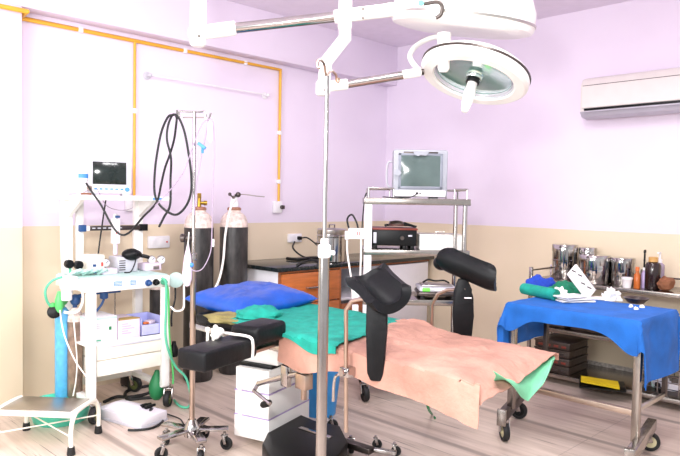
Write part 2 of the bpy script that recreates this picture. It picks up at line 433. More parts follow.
# ------------------------------------------------------------------ corner: gas cylinders, counter
def big_cylinder(label, x, y, valve):
    t = T('gas_cylinder', label, 'gas cylinder', (x, y, 0))
    MB().lathe([(0, 0), (.095, 0), (.104, .02), (.104, 1.085), (.1025, 1.095), (0, 1.095)], seg=32).build('body', CYLBLK, t)
    MB().lathe([(.1032, 1.088), (.103, 1.11), (.098, 1.14), (.085, 1.17), (.066, 1.19), (.05, 1.2), (.046, 1.215), (0, 1.216)], seg=32).build('shoulder', CYLWHT, t)
    MB().lathe([(0, 1.214), (.05, 1.214), (.052, 1.22), (.05, 1.232), (.036, 1.238), (0, 1.238)], seg=24).build('neck_ring', RUST, t)
    if valve:
        mb = MB(); mb.cyl((0, 0, 1.236), (0, 0, 1.30), .015, .013); mb.cyl((0, 0, 1.265), (.045, -.02, 1.265), .012); mb.box((0, 0, 1.315), (.022, .022, .04), bev=.003)
        mb.cyl((.03, -.012, 1.265), (.05, -.022, 1.265), .017)
        mb.build('valve', BRASS, t)
    else:
        mb = MB(); mb.lathe([(0, 1.236), (.03, 1.236), (.034, 1.26), (.028, 1.29), (.02, 1.31), (0, 1.312)], seg=18); mb.build('valve_body', WPLAST, t)
        mb = MB(); mb.cyl((-.03, -.03, 1.31), (.03, .03, 1.31), .012); mb.tube([(-.06, -.02, 1.335), (-.03, -.03, 1.31), (0, -.02, 1.33), (.03, 0, 1.345)], .006); mb.sph((-.055, -.02, 1.332), .013); mb.sph((.02, -.02, 1.33), .02)
        mb.build('valve', DARKST, t)
        MB().tube([(0, 0, 1.33), (.06, -.05, 1.332), (.13, -.105, 1.322), (.175, -.14, 1.318)], .004).build('spanner', STEEL, t)
    return t
p1, p2 = onY(199, 228, -.3), onY(234, 228, -.3)
big_cylinder('tall black gas cylinder with brass valve standing nearer the anaesthesia machine', p1.x, -.3, True)
g2 = big_cylinder('tall black gas cylinder with spanner on its valve beside the wooden cabinet', p2.x, -.3, False)
o2 = Vector((p2.x, -.3, 0))
MB().tube([o2+Vector((-.02, -.04, 1.29)), o2+Vector((-.09, -.08, 1.23)), o2+Vector((-.16, -.12, 1.05)), o2+Vector((-.2, -.15, .85)), o2+Vector((-.26, -.17, .7)), o2+Vector((-.34, -.17, .62))], .0085).build('delivery_hose', WHOSE, g2, True)

# counter cabinet
t = T('base_cabinet', 'white laminate base cabinet with orange wood drawers behind the operating table', 'cabinet', (-.97, -.31, 0))
cx0, cx1, cy = -1.86, -.06, -.6
mb = MB(); mb.b2(cx0, cx0+.02, cy, -.02, .0, .77); mb.b2(cx1-.02, cx1, cy, -.02, 0, .77); mb.b2(cx0, cx1, -.035, -.02, 0, .77); mb.b2(cx0, cx1, cy, -.02, .05, .07)
mb.b2(-1.235, -1.215, cy+.01, -.02, .05, .77); mb.b2(-.68, -.66, cy+.01, -.02, .05, .77); mb.b2(-1.22, -.67, cy+.01, -.02, .49, .51); mb.b2(cx0, cx1, cy+.02, -.02, .75, .77)
mb.build('carcass', WLAM, t, True)
mb = MB(); mb.b2(cx0-.003, cx0+.018, cy-.012, cy, 0, .77, .001); mb.b2(-1.235, -1.215, cy-.012, cy+.01, 0, .77, .001); mb.b2(cx0, cx1, cy-.01, cy, .752, .77, .001)
mb.build('edge_trim', BROWNW, t, True)
for z0, z1 in ((.515, .748), (.28, .508), (.07, .273)):
    d = MB().b2(cx0+.02, -1.24, cy-.02, cy-.002, z0, z1, .004).build('drawer', ORANGEW, t, True)
    zc = (z0+z1)/2; xc = -1.55
    mb = MB(); mb.tube([(xc-.05, cy-.02, zc), (xc-.045, cy-.045, zc), (xc+.045, cy-.045, zc), (xc+.05, cy-.02, zc)], .006, smooth=False); mb.build('drawer_handle', CHROME, d, True)
d = MB().b2(-1.21, -.685, cy-.02, cy-.002, .3, .47, .004).build('drawer', BROWNW, t, True)
MB().tube([(-1.0, cy-.02, .39), (-.995, cy-.04, .39), (-.905, cy-.04, .39), (-.9, cy-.02, .39)], .006, smooth=False).build('drawer_handle', CHROME, d, True)
MB().b2(-.655, cx1-.025, cy-.018, cy-.002, .08, .745, .004).build('door', WLAM, t, True)
tag(MB().b2(-1.895, -.02, -.64, -.02, .77, .8, .003).build('countertop', BLACKG, None), 'polished black granite countertop on the wooden drawer cabinet', 'countertop')

def lathe_obj(name, label, cat, prof, m, loc, group=None, seg=32):
    o = MB().lathe(prof, seg=seg).build(name, m); o.location = loc; WM[o.name] = Matrix.Translation(Vector(loc)); return tag(o, label, cat, group)

q = onZ(333, 262, .8)
t = T('steriliser_drum', 'round steel drum standing on the black countertop', 'steel drum', (q.x+.03, q.y+.05, .8))
MB().lathe([(0, 0), (.115, 0), (.12, .006), (.12, .2), (.124, .205), (.124, .215), (.12, .22), (.12, .25), (.118, .255), (0, .262)]).build('body', DRUMST, t)
MB().lathe([(.1205, .225), (.1225, .228), (.1225, .262), (.117, .268), (.03, .275), (0, .276)]).build('lid', STEEL, t)
mb = MB()
for sg in (-1, 1): mb.tube([(sg*.12, -.03, .16), (sg*.15, -.03, .155), (sg*.15, .03, .155), (sg*.12, .03, .16)], .005, smooth=False)
mb.tube([(-.03, -.0, .272), (-.03, 0, .3), (.03, 0, .3), (.03, 0, .272)], .005, smooth=False); mb.build('handle', CHROME, t)

# black leads on the counter
def on(zv, *pts): return [onZ(x, y, zv) for x, y in pts]
t = T('power_lead', 'black cable with plug running from the wall switchboard onto the countertop', 'cable', tuple(onZ(305, 258, .8)))
w1 = [Vector((q2.x+.03, -.045, q2.z-.005)), Vector((q2.x+.09, -.09, q2.z-.0)), onY(322, 250, -.25), onZ(327, 258, .81)]
MB().tube(w1, .006).build('lead', RUBBER, t, True)
MB().tube([Vector((q2.x-.02, -.04, q2.z-.03)), onY(293, 248, -.1), onY(302, 256, -.16)]+on(.81, (318, 260.5), (328, 261)), .007).build('lead', RUBBER, t, True)
MB().box((q2.x+.03, -.045, q2.z), (.03, .04, .03), bev=.006).build('plug', BLACKP, t, True)
t = T('clamp_tool', 'black clamp tool lying on the countertop left of the steel drum', 'tool', tuple(onZ(303, 262, .8)))
mb = MB(); mb.tube(on(.815, (287, 258.5), (298, 259.5), (310, 258), (324, 258.5)), .013); mb.build('jaw', BLACKP, t, True)
mb = MB(); mb.tube(on(.812, (297, 265), (303, 262), (312, 260.5), (322, 261.5)), .009); mb.build('handle', RUBBER, t, True)

# ------------------------------------------------------------------ television trolley in the corner
RX, RY = -1.49, -1.556
t = T('equipment_trolley', 'tall steel equipment trolley in the corner carrying the television', 'trolley', (RX, RY, 0), R(-45))
RM = WM[t.name]
hw, hd = .31, .17
def shelf(z0, z1, nm='shelf'):
    mb = MB(); mb.b2(-hw-.02, hw+.03, -hd-.02, hd+.02, z1-.012, z1, .003)
    mb.b2(-hw-.02, hw+.03, -hd-.024, -hd-.012, z0, z1, .002); mb.b2(-hw-.02, hw+.03, hd+.012, hd+.024, z0, z1, .002)
    mb.b2(hw+.02, hw+.032, -hd-.02, hd+.02, z0, z1, .002); mb.b2(-hw-.028, -hw-.016, -hd-.02, hd+.02, z0, z1, .002)
    mb.build(nm, SHEETST, t)
for z0, z1 in ((1.28, 1.322), (.955, .99), (.635, .672), (.2, .235)): shelf(z0, z1)
for i, (sx, sy) in enumerate(((-1, -1), (-1, 1), (1, -1), (1, 1))):
    if i == 0: MB().b2(-hw-.026, -hw+.024, -hd-.02, -hd+.025, .13, 1.318, .006).build('post', WPLAST, t, label='thick white front post')
    else: MB().cyl((sx*hw, sy*hd, .12), (sx*hw, sy*hd, 1.32), .016).build('post', CHROME, t)
    castor(t, (sx*hw, sy*hd, 0), .05, R(20), world=False, hub=BLACKP)
MB().cyl((hw-.06, -hd, .97), (hw-.06, -hd, 1.3), .011).build('post', CHROME, t, label='second slim post of the right pair')
for x0, x1 in ((-hw, -.15), (.24, hw+.01)):
    mb = MB()
    s = -1 if x0 < 0 else 1; xe = x0 if s < 0 else x1; xi = x1 if s < 0 else x0
    mb.tube([(xi, -hd, 1.382), (xe, -hd, 1.382), (xe, hd, 1.382), (xi, hd, 1.382)], .006, smooth=False)
    for y in (-hd, hd): mb.tube([(xe, y, 1.315), (xe, y, 1.382)], .006, smooth=False); mb.tube([(xi, y, 1.315), (xi, y, 1.382)], .005, smooth=False)
    mb.build('guard_rail', CHROME, t)
def rl(x, y, z): return RM @ Vector((x, y, z))

tv = T('television', 'small silver CRT television on top of the tall corner trolley', 'television', tuple(rl(.018, -.02, 1.322)), R(-45))
mb = MB(); W, Ht = .175, .312
mb.b2(-W, W, -.15, -.06, .008, Ht, .014)
M = Matrix.Identity(4)
bk = mb.bm
for (a, b, c, d, y0, y1, sc) in ((-W+.008, W-.008, .012, Ht-.008, -.07, .15, .62),):
    v0 = [bk.verts.new(v) for v in ((a, y0, c), (b, y0, c), (b, y0, d), (a, y0, d))]
    v1 = [bk.verts.new(v) for v in ((a*sc, y1, c+.01), (b*sc, y1, c+.01), (b*sc, y1, d*.8), (a*sc, y1, d*.8))]
    bk.faces.new(v0[::-1]); bk.faces.new(v1)
    for k in range(4): bk.faces.new((v0[k], v0[(k+1) % 4], v1[(k+1) % 4], v1[k]))
mb.box((-.1, -.03, .005), (.05, .12, .012)); mb.box((.1, -.03, .005), (.05, .12, .012))
mb.build('casing', SILVERP, tv)
MB().b2(-W+.012, W-.012, -.1545, -.148, .012, .052, .003).build('control_panel', WPLAST, tv)
mb = MB()
for a in ((-.142, .142, .272, .288), (-.142, .142, .06, .078)): mb.b2(a[0], a[1], -.156, -.146, a[2], a[3], .003)
mb.b2(-.142, -.124, -.156, -.146, .06, .288, .003); mb.b2(.124, .142, -.156, -.146, .06, .288, .003)
mb.build('screen_surround', mat('dull_silver', '848995', .4), tv)
MB().grid(lambda u, v: ((u-.5)*.252, -.151-.012*(1-(2*u-1)**2)*(1-(2*v-1)**2)-.002, .076+v*.2), 16, 12, .004).build('screen', CRT, tv)
MB().b2(-.11, .11, -.153, -.147, .282, .298, .002).build('film_strip', DARKST, tv)
def flap(pts, y): 
    mb = MB(); MM = Matrix(((1, 0, 0, 0), (0, 0, 1, 0), (0, 1, 0, 0), (0, 0, 0, 1))); mb.prism(pts, y-.0015, y+.0015, MM); return mb
flap([(-.05, .295), (-.045, .28), (-.02, .268), (0, .278), (.03, .272), (.05, .295)], -.172).build('torn_film', SILVERP, tv)
flap([(-.172, .15), (-.172, .185), (-.14, .18), (-.122, .16), (-.14, .14)], -.172).build('torn_film', SILVERP, tv)
for k, x in enumerate((-.02, .0, .03, .055)):
    mb = MB(); mb.cyl((x, -.153, .033), (x, -.158, .033), .008 if k == 0 else .005); mb.build('button', BLACKP if k < 2 else GPLAST, tv)
MB().b2(-.12, -.06, -.157, -.152, .026, .04, .002).build('front_flap', GPLAST, tv)
MB().tube([(-W, -.06, .24), (-W-.03, -.05, .22), (-W-.03, -.03, .1), (-W, -.03, .06)], .007).build('side_handle', GPLAST, tv)
MB().tube([(-.02, -.16, .03), (-.05, -.175, .012), (-.09, -.185, .003), (-.16, -.187, .003), (-.24, -.17, .006)], .003).build('signal_lead', BLACKP, tv)

o = T('endoscope_console', 'black console with maroon lid and short legs on the trolley middle shelf', 'console', tuple(rl(-.15, -.03, .99)), R(-45))
MB().b2(-.135, .155, -.13, .13, .025, .128, .004).build('body', BLACKP, o)
MB().b2(-.14, .16, -.135, .135, .126, .138, .003).build('lid', MAROON, o)
for x in (-.11, .08, .13):
    for y in (-.11, .11): MB().b2(x-.012, x+.012, y-.012, y+.012, 0, .028, .002).build('foot', BLACKP, o)
MB().b2(-.125, -.105, -.1325, -.128, .04, .11, .002).build('name_plate', GPLAST, o)
MB().cyl((.06, -.13, .075), (.06, -.142, .075), .014, bev=.002).build('knob', DARKST, o)
MB().b2(.1, .125, -.133, -.128, .085, .095, .001).build('label', GPLAST, o)
o = T('coiled_scope', 'coiled dark cable and steel head lying on the maroon lid console', 'cable', tuple(rl(-.12, -.03, 1.128)), R(-45))
mb = MB(); mb.tube([(-.07, -.03, .012), (-.06, .04, .014), (.02, .07, .014), (.09, .03, .016), (.1, -.03, .016), (.05, -.06, .022), (0, -.05, .03), (-.04, -.02, .03), (-.02, .03, .036), (.05, .03, .03), (.11, -.06, .012), (.12, -.1, .012)], .008); mb.build('cable', RUBBER, o)
MB().lathe([(0, 0), (.05, 0), (.055, .012), (.04, .03), (.015, .036), (0, .036)], (-.0, -.04, .012)).build('head', STEEL, o)
o = T('white_box', 'flat white metal box beside the maroon lid console on the trolley', 'box', tuple(rl(.165, -.02, .99)), R(-45))
MB().b2(-.14, .145, -.13, .13, 0, .098, .006).build('body', WHITE, o)
MB().tube([(-.03, -.06, .096), (-.028, -.06, .115), (.028, -.06, .115), (.03, -.06, .096)], .004, smooth=False).build('handle', STEEL, o)
MB().b2(-.142, .147, -.132, .132, .094, .1, .002).build('lid', CREAM, o)

o = T('weighing_scale', 'white digital scale with green display on the lower trolley shelf', 'scale', tuple(rl(.155, -.03, .672)), R(-45))
MB().b2(-.13, .13, -.12, .12, .018, .045, .01).build('base', DARKST, o)
MB().b2(-.125, .125, -.118, .12, .045, .075, .012).build('housing', GPLAST, o)
MB().b2(-.1, .1, -.07, .1, .075, .085, .004).build('platform', STEEL, o)
MB().box((-.08, -.116, .06), (.05, .012, .022)).build('display', LED, o)
MB().box((.03, -.117, .06), (.11, .008, .016)).build('keypad', WPLAST, o)
for x in (-.1, .1):
    for y in (-.09, .09): MB().cyl((x, y, 0), (x, y, .02), .015).build('foot', RUBBER, o)
mb = MB(); mb.tube([(-.08, .05, .088), (-.05, .02, .11), (0, .04, .1), (.05, .0, .108), (.09, .03, .09)], .006); mb.build('lead', RUBBER, o)

o = T('extension_board', 'white extension socket box strapped to the left post of the tall trolley', 'extension socket', tuple(rl(-.385, -.21, 1.06)), R(-45))
MB().box((0, 0, .032), (.105, .05, .068), bev=.006).build('body', WPLAST, o)
for dx in (-.008, .008): MB().box((dx+.012, -.026, .034), (.006, .003, .026), bev=.0).build('red_mark', REDMK, o)
MB().box((-.06, -.005, .02), (.03, .045, .055), bev=.006).build('plug', WPLAST, o)
MB().tube([(-.06, -.01, 0), (-.055, -.02, -.1), (-.03, -.03, -.25), (-.02, -.02, -.36)], .006).build('lead', WHOSE, o)
MB().tube([(.03, -.01, 0), (.03, -.02, -.1), (.028, -.03, -.25), (.03, -.02, -.34)], .006).build('lead', WHOSE, o)
MB().tube([(-.045, .03, .05), (-.06, .05, .12), (-.03, .05, .15), (.0, .03, .1), (.01, .02, .06)], .006).build('lead', RUBBER, o, label='black looped lead')
MB().tube([(.035, .026, .06), (.04, .03, .16), (.05, .04, .26), (.06, .06, .29)], .004).build('lead', RUBBER, o, label='thin black lead rising beside the post')
MB().box((.0, -.02, -.36), (.05, .05, .07), bev=.006).build('adaptor', WPLAST, o)
MB().box((.0, -.02, -.45), (.04, .05, .06), bev=.006).build('adaptor', WPLAST, o)

# ------------------------------------------------------------------ wall rack on the right with drums, and what it carries
t = T('instrument_rack', 'long low steel rack with three shelves against the right wall', 'rack', (-.23, -2.35, 0))
ry0, ry1 = -3.15, -1.82
for z, d in ((.735, .40), (.385, .42), (.075, .5)):
    mb = MB(); mb.b2(-d, -.03, ry0, ry1, z-.012, z, .002); mb.b2(-d-.004, -d+.008, ry0, ry1, z-.03, z, .003); mb.b2(-.035, -.025, ry0, ry1, z-.03, z+.0, .002)
    mb.build('shelf', SHEETST, t, True)
for y in (ry1, ry0):
    for x in (-.38, -.045):
        MB().bar((x, y, 0), (x, y, .82), .024, .024, .002).build('post', CHROME, t, True)
MB().tube([(-.38, ry1, .795), (-.045, ry1, .795), (-.045, ry0, .795)], .006, smooth=False).build('guard_rail', CHROME, t, True)
MB().tube([(-.415, ry0, .36), (-.415, ry1, .36)], .006, smooth=False).build('front_rail', CHROME, t, True)

def drum(label, p, r, h, two=False):
    t = T('steriliser_drum', label, 'steel drum', tuple(p), 0, 'steel drums on the wall rack')
    MB().lathe([(0, 0), (r-.004, 0), (r, .006), (r, h*.5), (r+.003, h*.51), (r+.003, h*.54), (r, h*.55), (r, h*.8), (0, h*.8)], seg=36).build('body', DRUMST, t)
    MB().lathe([(0, h*.79), (r+.004, h*.79), (r+.0045, h*.96), (r+.001, h*.985), (r*.4, h), (0, h)], seg=36).build('lid', DRUMST, t)
    mb = MB(); a = R(-130); c, s = math.cos(a), math.sin(a)
    mb.box(((r+.006)*c, (r+.006)*s, h*.76), (.012, .03, .05), rz=a, bev=.002); mb.build('clasp', STEEL, t)
    return t
def rackp(px, xx, z): 
    q = onX(px, 282, xx); return Vector((xx, q.y, z))
Z1 = .736
a = rackp(564, -.16, Z1); drum('tallest steel drum at the left end of the wall rack', a, .092, .262)
b = rackp(587, -.10, Z1); drum('steel drum half hidden behind the others on the wall rack', b + Vector((.0, 0, 0)), .062, .245)
drum('shorter steel drum in the middle of the wall rack', rackp(594, -.26, Z1), .108, .205)
drum('shorter steel drum right of the middle one behind the white tub', rackp(622, -.2, Z1), .08, .195)
q = rackp(627, -.355, Z1)
t = T('plastic_tub', 'small white plastic tub in front of the right drum on the wall rack', 'tub', tuple(q))
MB().lathe([(0, 0), (.026, 0), (.034, .06), (.036, .062), (.036, .066), (.032, .066), (.026, .006), (0, .006)]).build('body', WPLAST, t)
MB().lathe([(.034, .058), (.037, .058), (.037, .07), (.03, .072), (0, .072)]).build('lid', WPLAST, t)
q = rackp(637, -.33, Z1)
t = T('amber_bottle', 'small amber bottle with orange cap beside the white tub on the rack', 'bottle', tuple(q))
MB().lathe([(0, 0), (.02, 0), (.021, .005), (.021, .09), (.01, .11), (.01, .125), (0, .125)], seg=20).build('body', AMBER, t)
MB().lathe([(0, .12), (.013, .12), (.013, .145), (0, .146)], seg=16).build('cap', ORANGEP, t)
q = rackp(644, -.28, Z1)
t = T('lilac_bottle', 'slim lilac and white bottle left of the dark jar on the rack', 'bottle', tuple(q))
MB().lathe([(0, 0), (.017, 0), (.018, .004), (.018, .1), (.009, .115), (.009, .125), (0, .125)], seg=20).build('body', PURPLE, t)
MB().lathe([(0, .122), (.012, .122), (.012, .14), (0, .141)], seg=16).build('cap', WPLAST, t)
q = rackp(642, -.24, Z1)
t = T('dressing_forceps', 'dark forceps standing upright in a small steel cup on the rack', 'forceps', tuple(q + Vector((.03, 0, 0))))
MB().lathe([(0, 0), (.02, 0), (.022, .12), (.019, .12), (.017, .004), (0, .004)], seg=18).build('cup', STEEL, t)
mb = MB(); mb.tube([(.004, 0, .01), (-.005, 0, .15), (-.003, .0, .235)], .004); mb.tube([(-.004, .005, .01), (.006, .0, .15), (.012, 0, .23)], .004); mb.sph((.0, 0, .185), .007); mb.build('blades', BLACKP, t)
for c in (-.005, .013): MB().tube([(c+.009*math.cos(k*PI/4), 0, .245+.011*math.sin(k*PI/4)) for k in range(8)], .003, closed=True, n=3).build('finger_ring', BLACKP, t)
q = rackp(652.5, -.28, Z1)
t = T('reagent_jar', 'large dark brown jar with tan cap at the right of the rack', 'jar', tuple(q))
MB().lathe([(0, 0), (.046, 0), (.05, .006), (.05, .16), (.042, .178), (.025, .184), (.025, .195), (0, .195)]).build('body', BROWNGL, t)
MB().lathe([(0, .185), (.03, .185), (.03, .215), (.027, .218), (0, .218)], seg=20).build('cap', TAN, t)
MB().grid(lambda u, v: (.0505*math.cos(R(-205)+u*R(110)), .0505*math.sin(R(-205)+u*R(110)), .02+v*.075), 12, 3, .001).build('paper_label', BROWNGL, t)
q = rackp(659, -.2, Z1)
t = T('pump_bottle', 'tall dispenser with white pump head behind the dark jar', 'bottle', tuple(q))
MB().lathe([(0, 0), (.03, 0), (.032, .005), (.032, .16), (.012, .18), (0, .18)]).build('body', LILHOSE, t)
mb = MB(); mb.cyl((0, 0, .18), (0, 0, .24), .007); mb.cyl((0, 0, .175), (0, 0, .2), .016); mb.box((-.015, 0, .243), (.05, .016, .01)); mb.build('pump', WPLAST, t)
q = rackp(666, -.3, Z1)
t = T('brown_cloth_bundle', 'crumpled brown bundle at the right edge of the rack top shelf', 'cloth', tuple(q))
mb = MB(); mb.sph((0, 0, .045), (.055, .05, .048), 28)
for v in mb.bm.verts: v.co += v.co.normalized()*.018*nz3(v.co.x*40, v.co.y*40, v.co.z*40); v.co.z = max(0, v.co.z)
mb.build('bundle', PINKR, t)
# middle shelf trays with dark instruments
for k, (y, w, m, lb) in enumerate(((-1.95, .3, CRATEB, 'long dark instrument tray at the left of the middle rack shelf'), (-2.29, .3, CRATEB, 'second dark instrument tray on the middle rack shelf'), (-2.56, .18, CLRBLUE, 'pale clear plastic box at the right of the middle rack shelf'))):
    t = T('instrument_tray', lb, 'tray', (-.22, y, .386))
    mb = MB(); mb.b2(-.15, .15, -w/2, w/2, 0, .006, .001)
    for a in ((-.15, -.144, -w/2, w/2), (.144, .15, -w/2, w/2), (-.15, .15, -w/2, -w/2+.006), (-.15, .15, w/2-.006, w/2)): mb.b2(*a, 0, .07, .001)
    mb.build('body', m, t)
    for j in range(5):
        yy = -w/2+.03+j*(w-.06)/4
        MB().bar((-.13, yy, .062+.01*(j % 2)), (.1, yy+.02, .06), .012, .02, .002).build('instrument', STEEL if j % 2 else DARKST, t)
# lower shelf
q = onX(562, 383, -.3)
t = T('tray_stack', 'stack of dark patterned trays on the bottom rack shelf behind the bed corner', 'tray stack', (-.33, q.y, .076))
for k in range(4):
    z = k*.058
    mb = MB(); mb.b2(-.15, .15, -.135, .135, z, z+.048, .006); mb.build('tray', CRATEB, t)
    MB().b2(-.154, .154, -.139, .139, z+.042, z+.054, .003).build('tray_rim', DARKST if k % 2 else CRATEB, t)
    for j in range(4): MB().b2(-.1535, -.149, -.11+j*.06, -.075+j*.06, z+.014, z+.03, .001).build('tray_slot', MAROON if k % 2 else DARKST, t)
q = onZ(598, 383, .085)
t = T('folder', 'yellow folder lying on a dark sheet on the bottom rack shelf', 'folder', (q.x, q.y, .0765), R(25))
MB().b2(-.14, .12, -.17, .12, 0, .006, .001).build('dark_sheet', BLACKP, t)
mb = MB(); mb.grid(lambda u, v: (-.11+.2*u, -.13+.24*v, .012+.022*v*(1-u*.4)+.004*math.sin(u*5)), 10, 10, .008); mb.build('cover', YELLOWF, t)
def crate(label, p, w, d, h, m):
    t = T('wire_crate', label, 'crate', p)
    mb = MB(); mb.b2(-d/2, d/2, -w/2, w/2, 0, .006, .001); mb.build('base', m, t)
    for z in (.25, .5, .75, 1.):
        MB().tube([(-d/2, -w/2, z*h), (d/2, -w/2, z*h), (d/2, w/2, z*h), (-d/2, w/2, z*h)], .005, smooth=False, closed=True, seg=6).build('hoop', CHROME, t)
    for k, (x, y) in enumerate(((-d/2, -w/2), (d/2, -w/2), (d/2, w/2), (-d/2, w/2), (-d/2, 0), (d/2, 0))):
        MB().tube([(x, y, 0), (x, y, h)], .004, smooth=False, seg=6).build('upright', CHROME, t)
    for k in range(5):
        MB().box((random.uniform(-d*.3, d*.3), random.uniform(-w*.32, w*.32), .006+.03+.03*(k % 2)), (d*.26, w*.25, .056), rz=random.random()*3, bev=.006).build('packet', (BOXWH, GPLAST, BLACKP, DARKST, PALETEAL)[k], t)
    return t
q = onX(661, 392, -.33)
crate('wire crate of packets at the right end of the bottom rack shelf', (-.30, q.y-.02, .076), .26, .32, .17, DARKST)
q = onX(664, 345, -.3)
crate('small wire crate at the right end of the middle rack shelf', (-.22, q.y-.03, .386), .2, .26, .13, STEEL)

# ------------------------------------------------------------------ operating table
TX0, TX1, TY0, TY1 = -3.02, -2.42, -2.985, -1.27
t = T('operating_table', 'operating table with white pedestal and black base under the peach and green cloths', 'operating table', (-2.7, -1.6, 0))
OTB = t
PR = R(17); PC = Vector((-2.666, -1.545, 0))
def pl(x, y, z): return PC + Matrix.Rotation(PR, 3, 'Z') @ Vector((x, y, z))
mb = MB()
for k, (z0, z1) in enumerate(((.05, .165), (.169, .295), (.299, .42))):
    mb.box(pl(0, 0, (z0+z1)/2), (.41-.004*k, .22-.004*k, z1-z0), rz=PR, bev=.006)
ped = mb.build('pedestal', WHITE, t, True)
for z in (.167, .297):
    MB().box(pl(0, 0, z), (.409, .219, .006), rz=PR, bev=0).build('pedestal_seam', PURPLE, ped, True)
MB().box(pl(0, 0, .428), (.34, .2, .02), rz=PR, bev=.004).build('pedestal_collar', BLACKP, t, True)
mb = MB()
MM = Matrix.Translation(pl(0, 0, 0)) @ Matrix.Rotation(PR, 4, 'Z') @ Matrix(((1, 0, 0, 0), (0, 0, 1, 0), (0, 1, 0, 0), (0, 0, 0, 1)))
mb.prism([(-.16, .575), (-.15, .438), (.15, .438), (.16, .575), (.16, .615), (-.16, .615)], -.125, .13, MM, .006)
mb.build('tilt_housing', WHITE, t, True)
for dx in (-.06, .0): MB().box(pl(dx, -.128, .56), (.008, .006, .06), rz=PR, bev=.001).build('housing_slot', COPPERY, t, True)
mb = MB()
mb.prism([tuple(onZ(x, y, .105).xy) for x, y in ((262, 443), (272, 462), (335, 459), (348, 441), (340, 425), (312, 421))] + [(-2.5, -1.45), (-2.74, -1.62)], .035, .105, Matrix.Identity(4), .012)
foot = mb.build('base_foot', BLACKP, t, True)
MB().bar(onZ(300, 428, .107), onZ(331, 438, .107), .028, .012, .002).build('base_trim', CHROME, foot, True)
mb = MB(); q = onZ(304, 452, .05); mb.tube([q+Vector((.03, .05, .04)), q+Vector((0, 0, .035)), q+Vector((-.02, -.05, .03))], .01); mb.build('pedal', CHROME, t, True)
for p, yw in (((-2.80, -1.86, 0), .3), ((-2.36, -1.70, 0), .9), ((-2.70, -1.42, 0), .2), ((-2.52, -2.0, 0), -.6)): castor(t, p, .032, yw, hub=BLACKP)
og = MB().bar(onZ(336, 440, .06), onZ(372, 451, .06), .05, .03, .004).build('base_outrigger', DARKST, t, True)
for p, yw in ((onZ(377, 449, .0), .9), (onZ(396, 456, .0), .5)): castor(t, p, .026, yw, hub=BLACKP)
MB().bar(onZ(374, 450, .06), onZ(396, 453, .06), .03, .02, .003).build('outrigger_end', CHROME, og, True)
# side rails, top frame and mattress
mb = MB(); mb.b2(TX0+.03, TX1-.03, TY0+.02, TY1, .60, .63, .003); mb.build('top_frame', DARKST, t, True)
for x in (TX0, TX1):
    mb = MB(); mb.b2(x-.006, x+.006, TY0+.06, TY1+.0, .605, .635, .002)
    for y in (-1.4, -1.75, -2.3, -2.9): mb.cyl((x, y, .62), (x+(.04 if x == TX0 else -.04), y, .62), .008)
    mb.build('side_rail', CHROME, t, True)
def mattress(y0, y1): return MB().b2(TX0+.02, TX1-.02, y0, y1, .63, .685, .018)
mattress(-1.72, TY1-.01).build('mattress', BLACKV, t, True, label='black head section of the mattress')
mattress(TY0+.03, -1.74).build('mattress', BLACKV, t, True)
# crank
mb = MB()
a = onX(311, 372, -2.98); b = onX(286, 376, -2.98)
c = onX(258, 384, -3.0)
mb.tube([a, b], .012, smooth=False); mb.box(b, (.03, .05, .10), bev=.006); mb.tube([b, c], .013, smooth=False)
e = onX(254, 391, -3.03); g = onX(270, 404, -3.06)
mb.tube([c, e, g], .009, smooth=False)
cr_ = mb.build('crank_handle', CHROME, t, True)
MB().lathe([(0, 0), (.012, .004), (.017, .02), (.016, .055), (.01, .065), (0, .066)], g + Vector((.012, .01, .004)), onX(256, 409, -3.07)-g, 16).build('crank_grip', BLACKP, cr_, True)
a = onX(304, 381, -2.98)
mb = MB(); mb.box(a, (.05, .07, .07), bev=.006); mb.box(a+Vector((0, 0, -.055)), (.02, .02, .06), bev=.002); mb.build('crank_gearbox', COPPERY, t, True)
# arm board
A0, A1 = Vector((-2.94, -1.97, 0)), Vector((-3.575, -2.145, 0)); ad = (A1-A0).normalized(); an = math.atan2(ad.y, ad.x)
def al(x, y, z): return A0 + ad*x + Vector((-ad.y, ad.x, 0))*y + Vector((0, 0, z))
L_ = (A1-A0).length
mb = MB(); mb.box(al(.215, 0, .718), (.225, .15, .085), rz=an, bev=.022, seg=3)
ab = mb.build('arm_board_pad', BLACKV, t, True)
MB().box(al(.485, 0, .678), (.33, .145, .08), rz=an, bev=.014, seg=3).build('arm_board_end', BLACKV, ab, True)
MB().box(al(.33, 0, .643), (.52, .06, .014), rz=an, bev=.003).build('arm_board_plate', STEEL, ab, True)
mb = MB(); w_ = -.083
mb.tube([al(.37, -w_, .64), al(.368, -w_, .70), al(.37, -w_-.015, .728), al(.385, 0, .735), al(.40, w_+.02, .73), al(.405, w_, .66)], .006, seg=6)
mb.build('arm_strap', WHOSE, ab, True)
q = al(.345, 0, .72)
MB().tube([al(.44, .075, .6), al(.45, .08, .54), al(.44, .085, .47), al(.455, .085, .42)], .007, seg=6).build('strap_tail', WHOSE, ab, True)
mb = MB(); mb.cyl(al(.40, -.06, .745), al(.46, -.045, .735), .018, bev=.006); mb.build('strap_roll', WHOSE, ab, True)
mb = MB()
for dx, dy in ((.43, -.055), (.46, -.05), (.455, -.085), (.40, -.09)): mb.cyl(al(dx, dy, .70), al(dx, dy, .755), .006); mb.sph(al(dx, dy, .757), .011, 10)
mb.tube([al(.40, -.09, .735), al(.47, -.05, .74)], .006); mb.build('board_clamp', CREAM, ab, True)

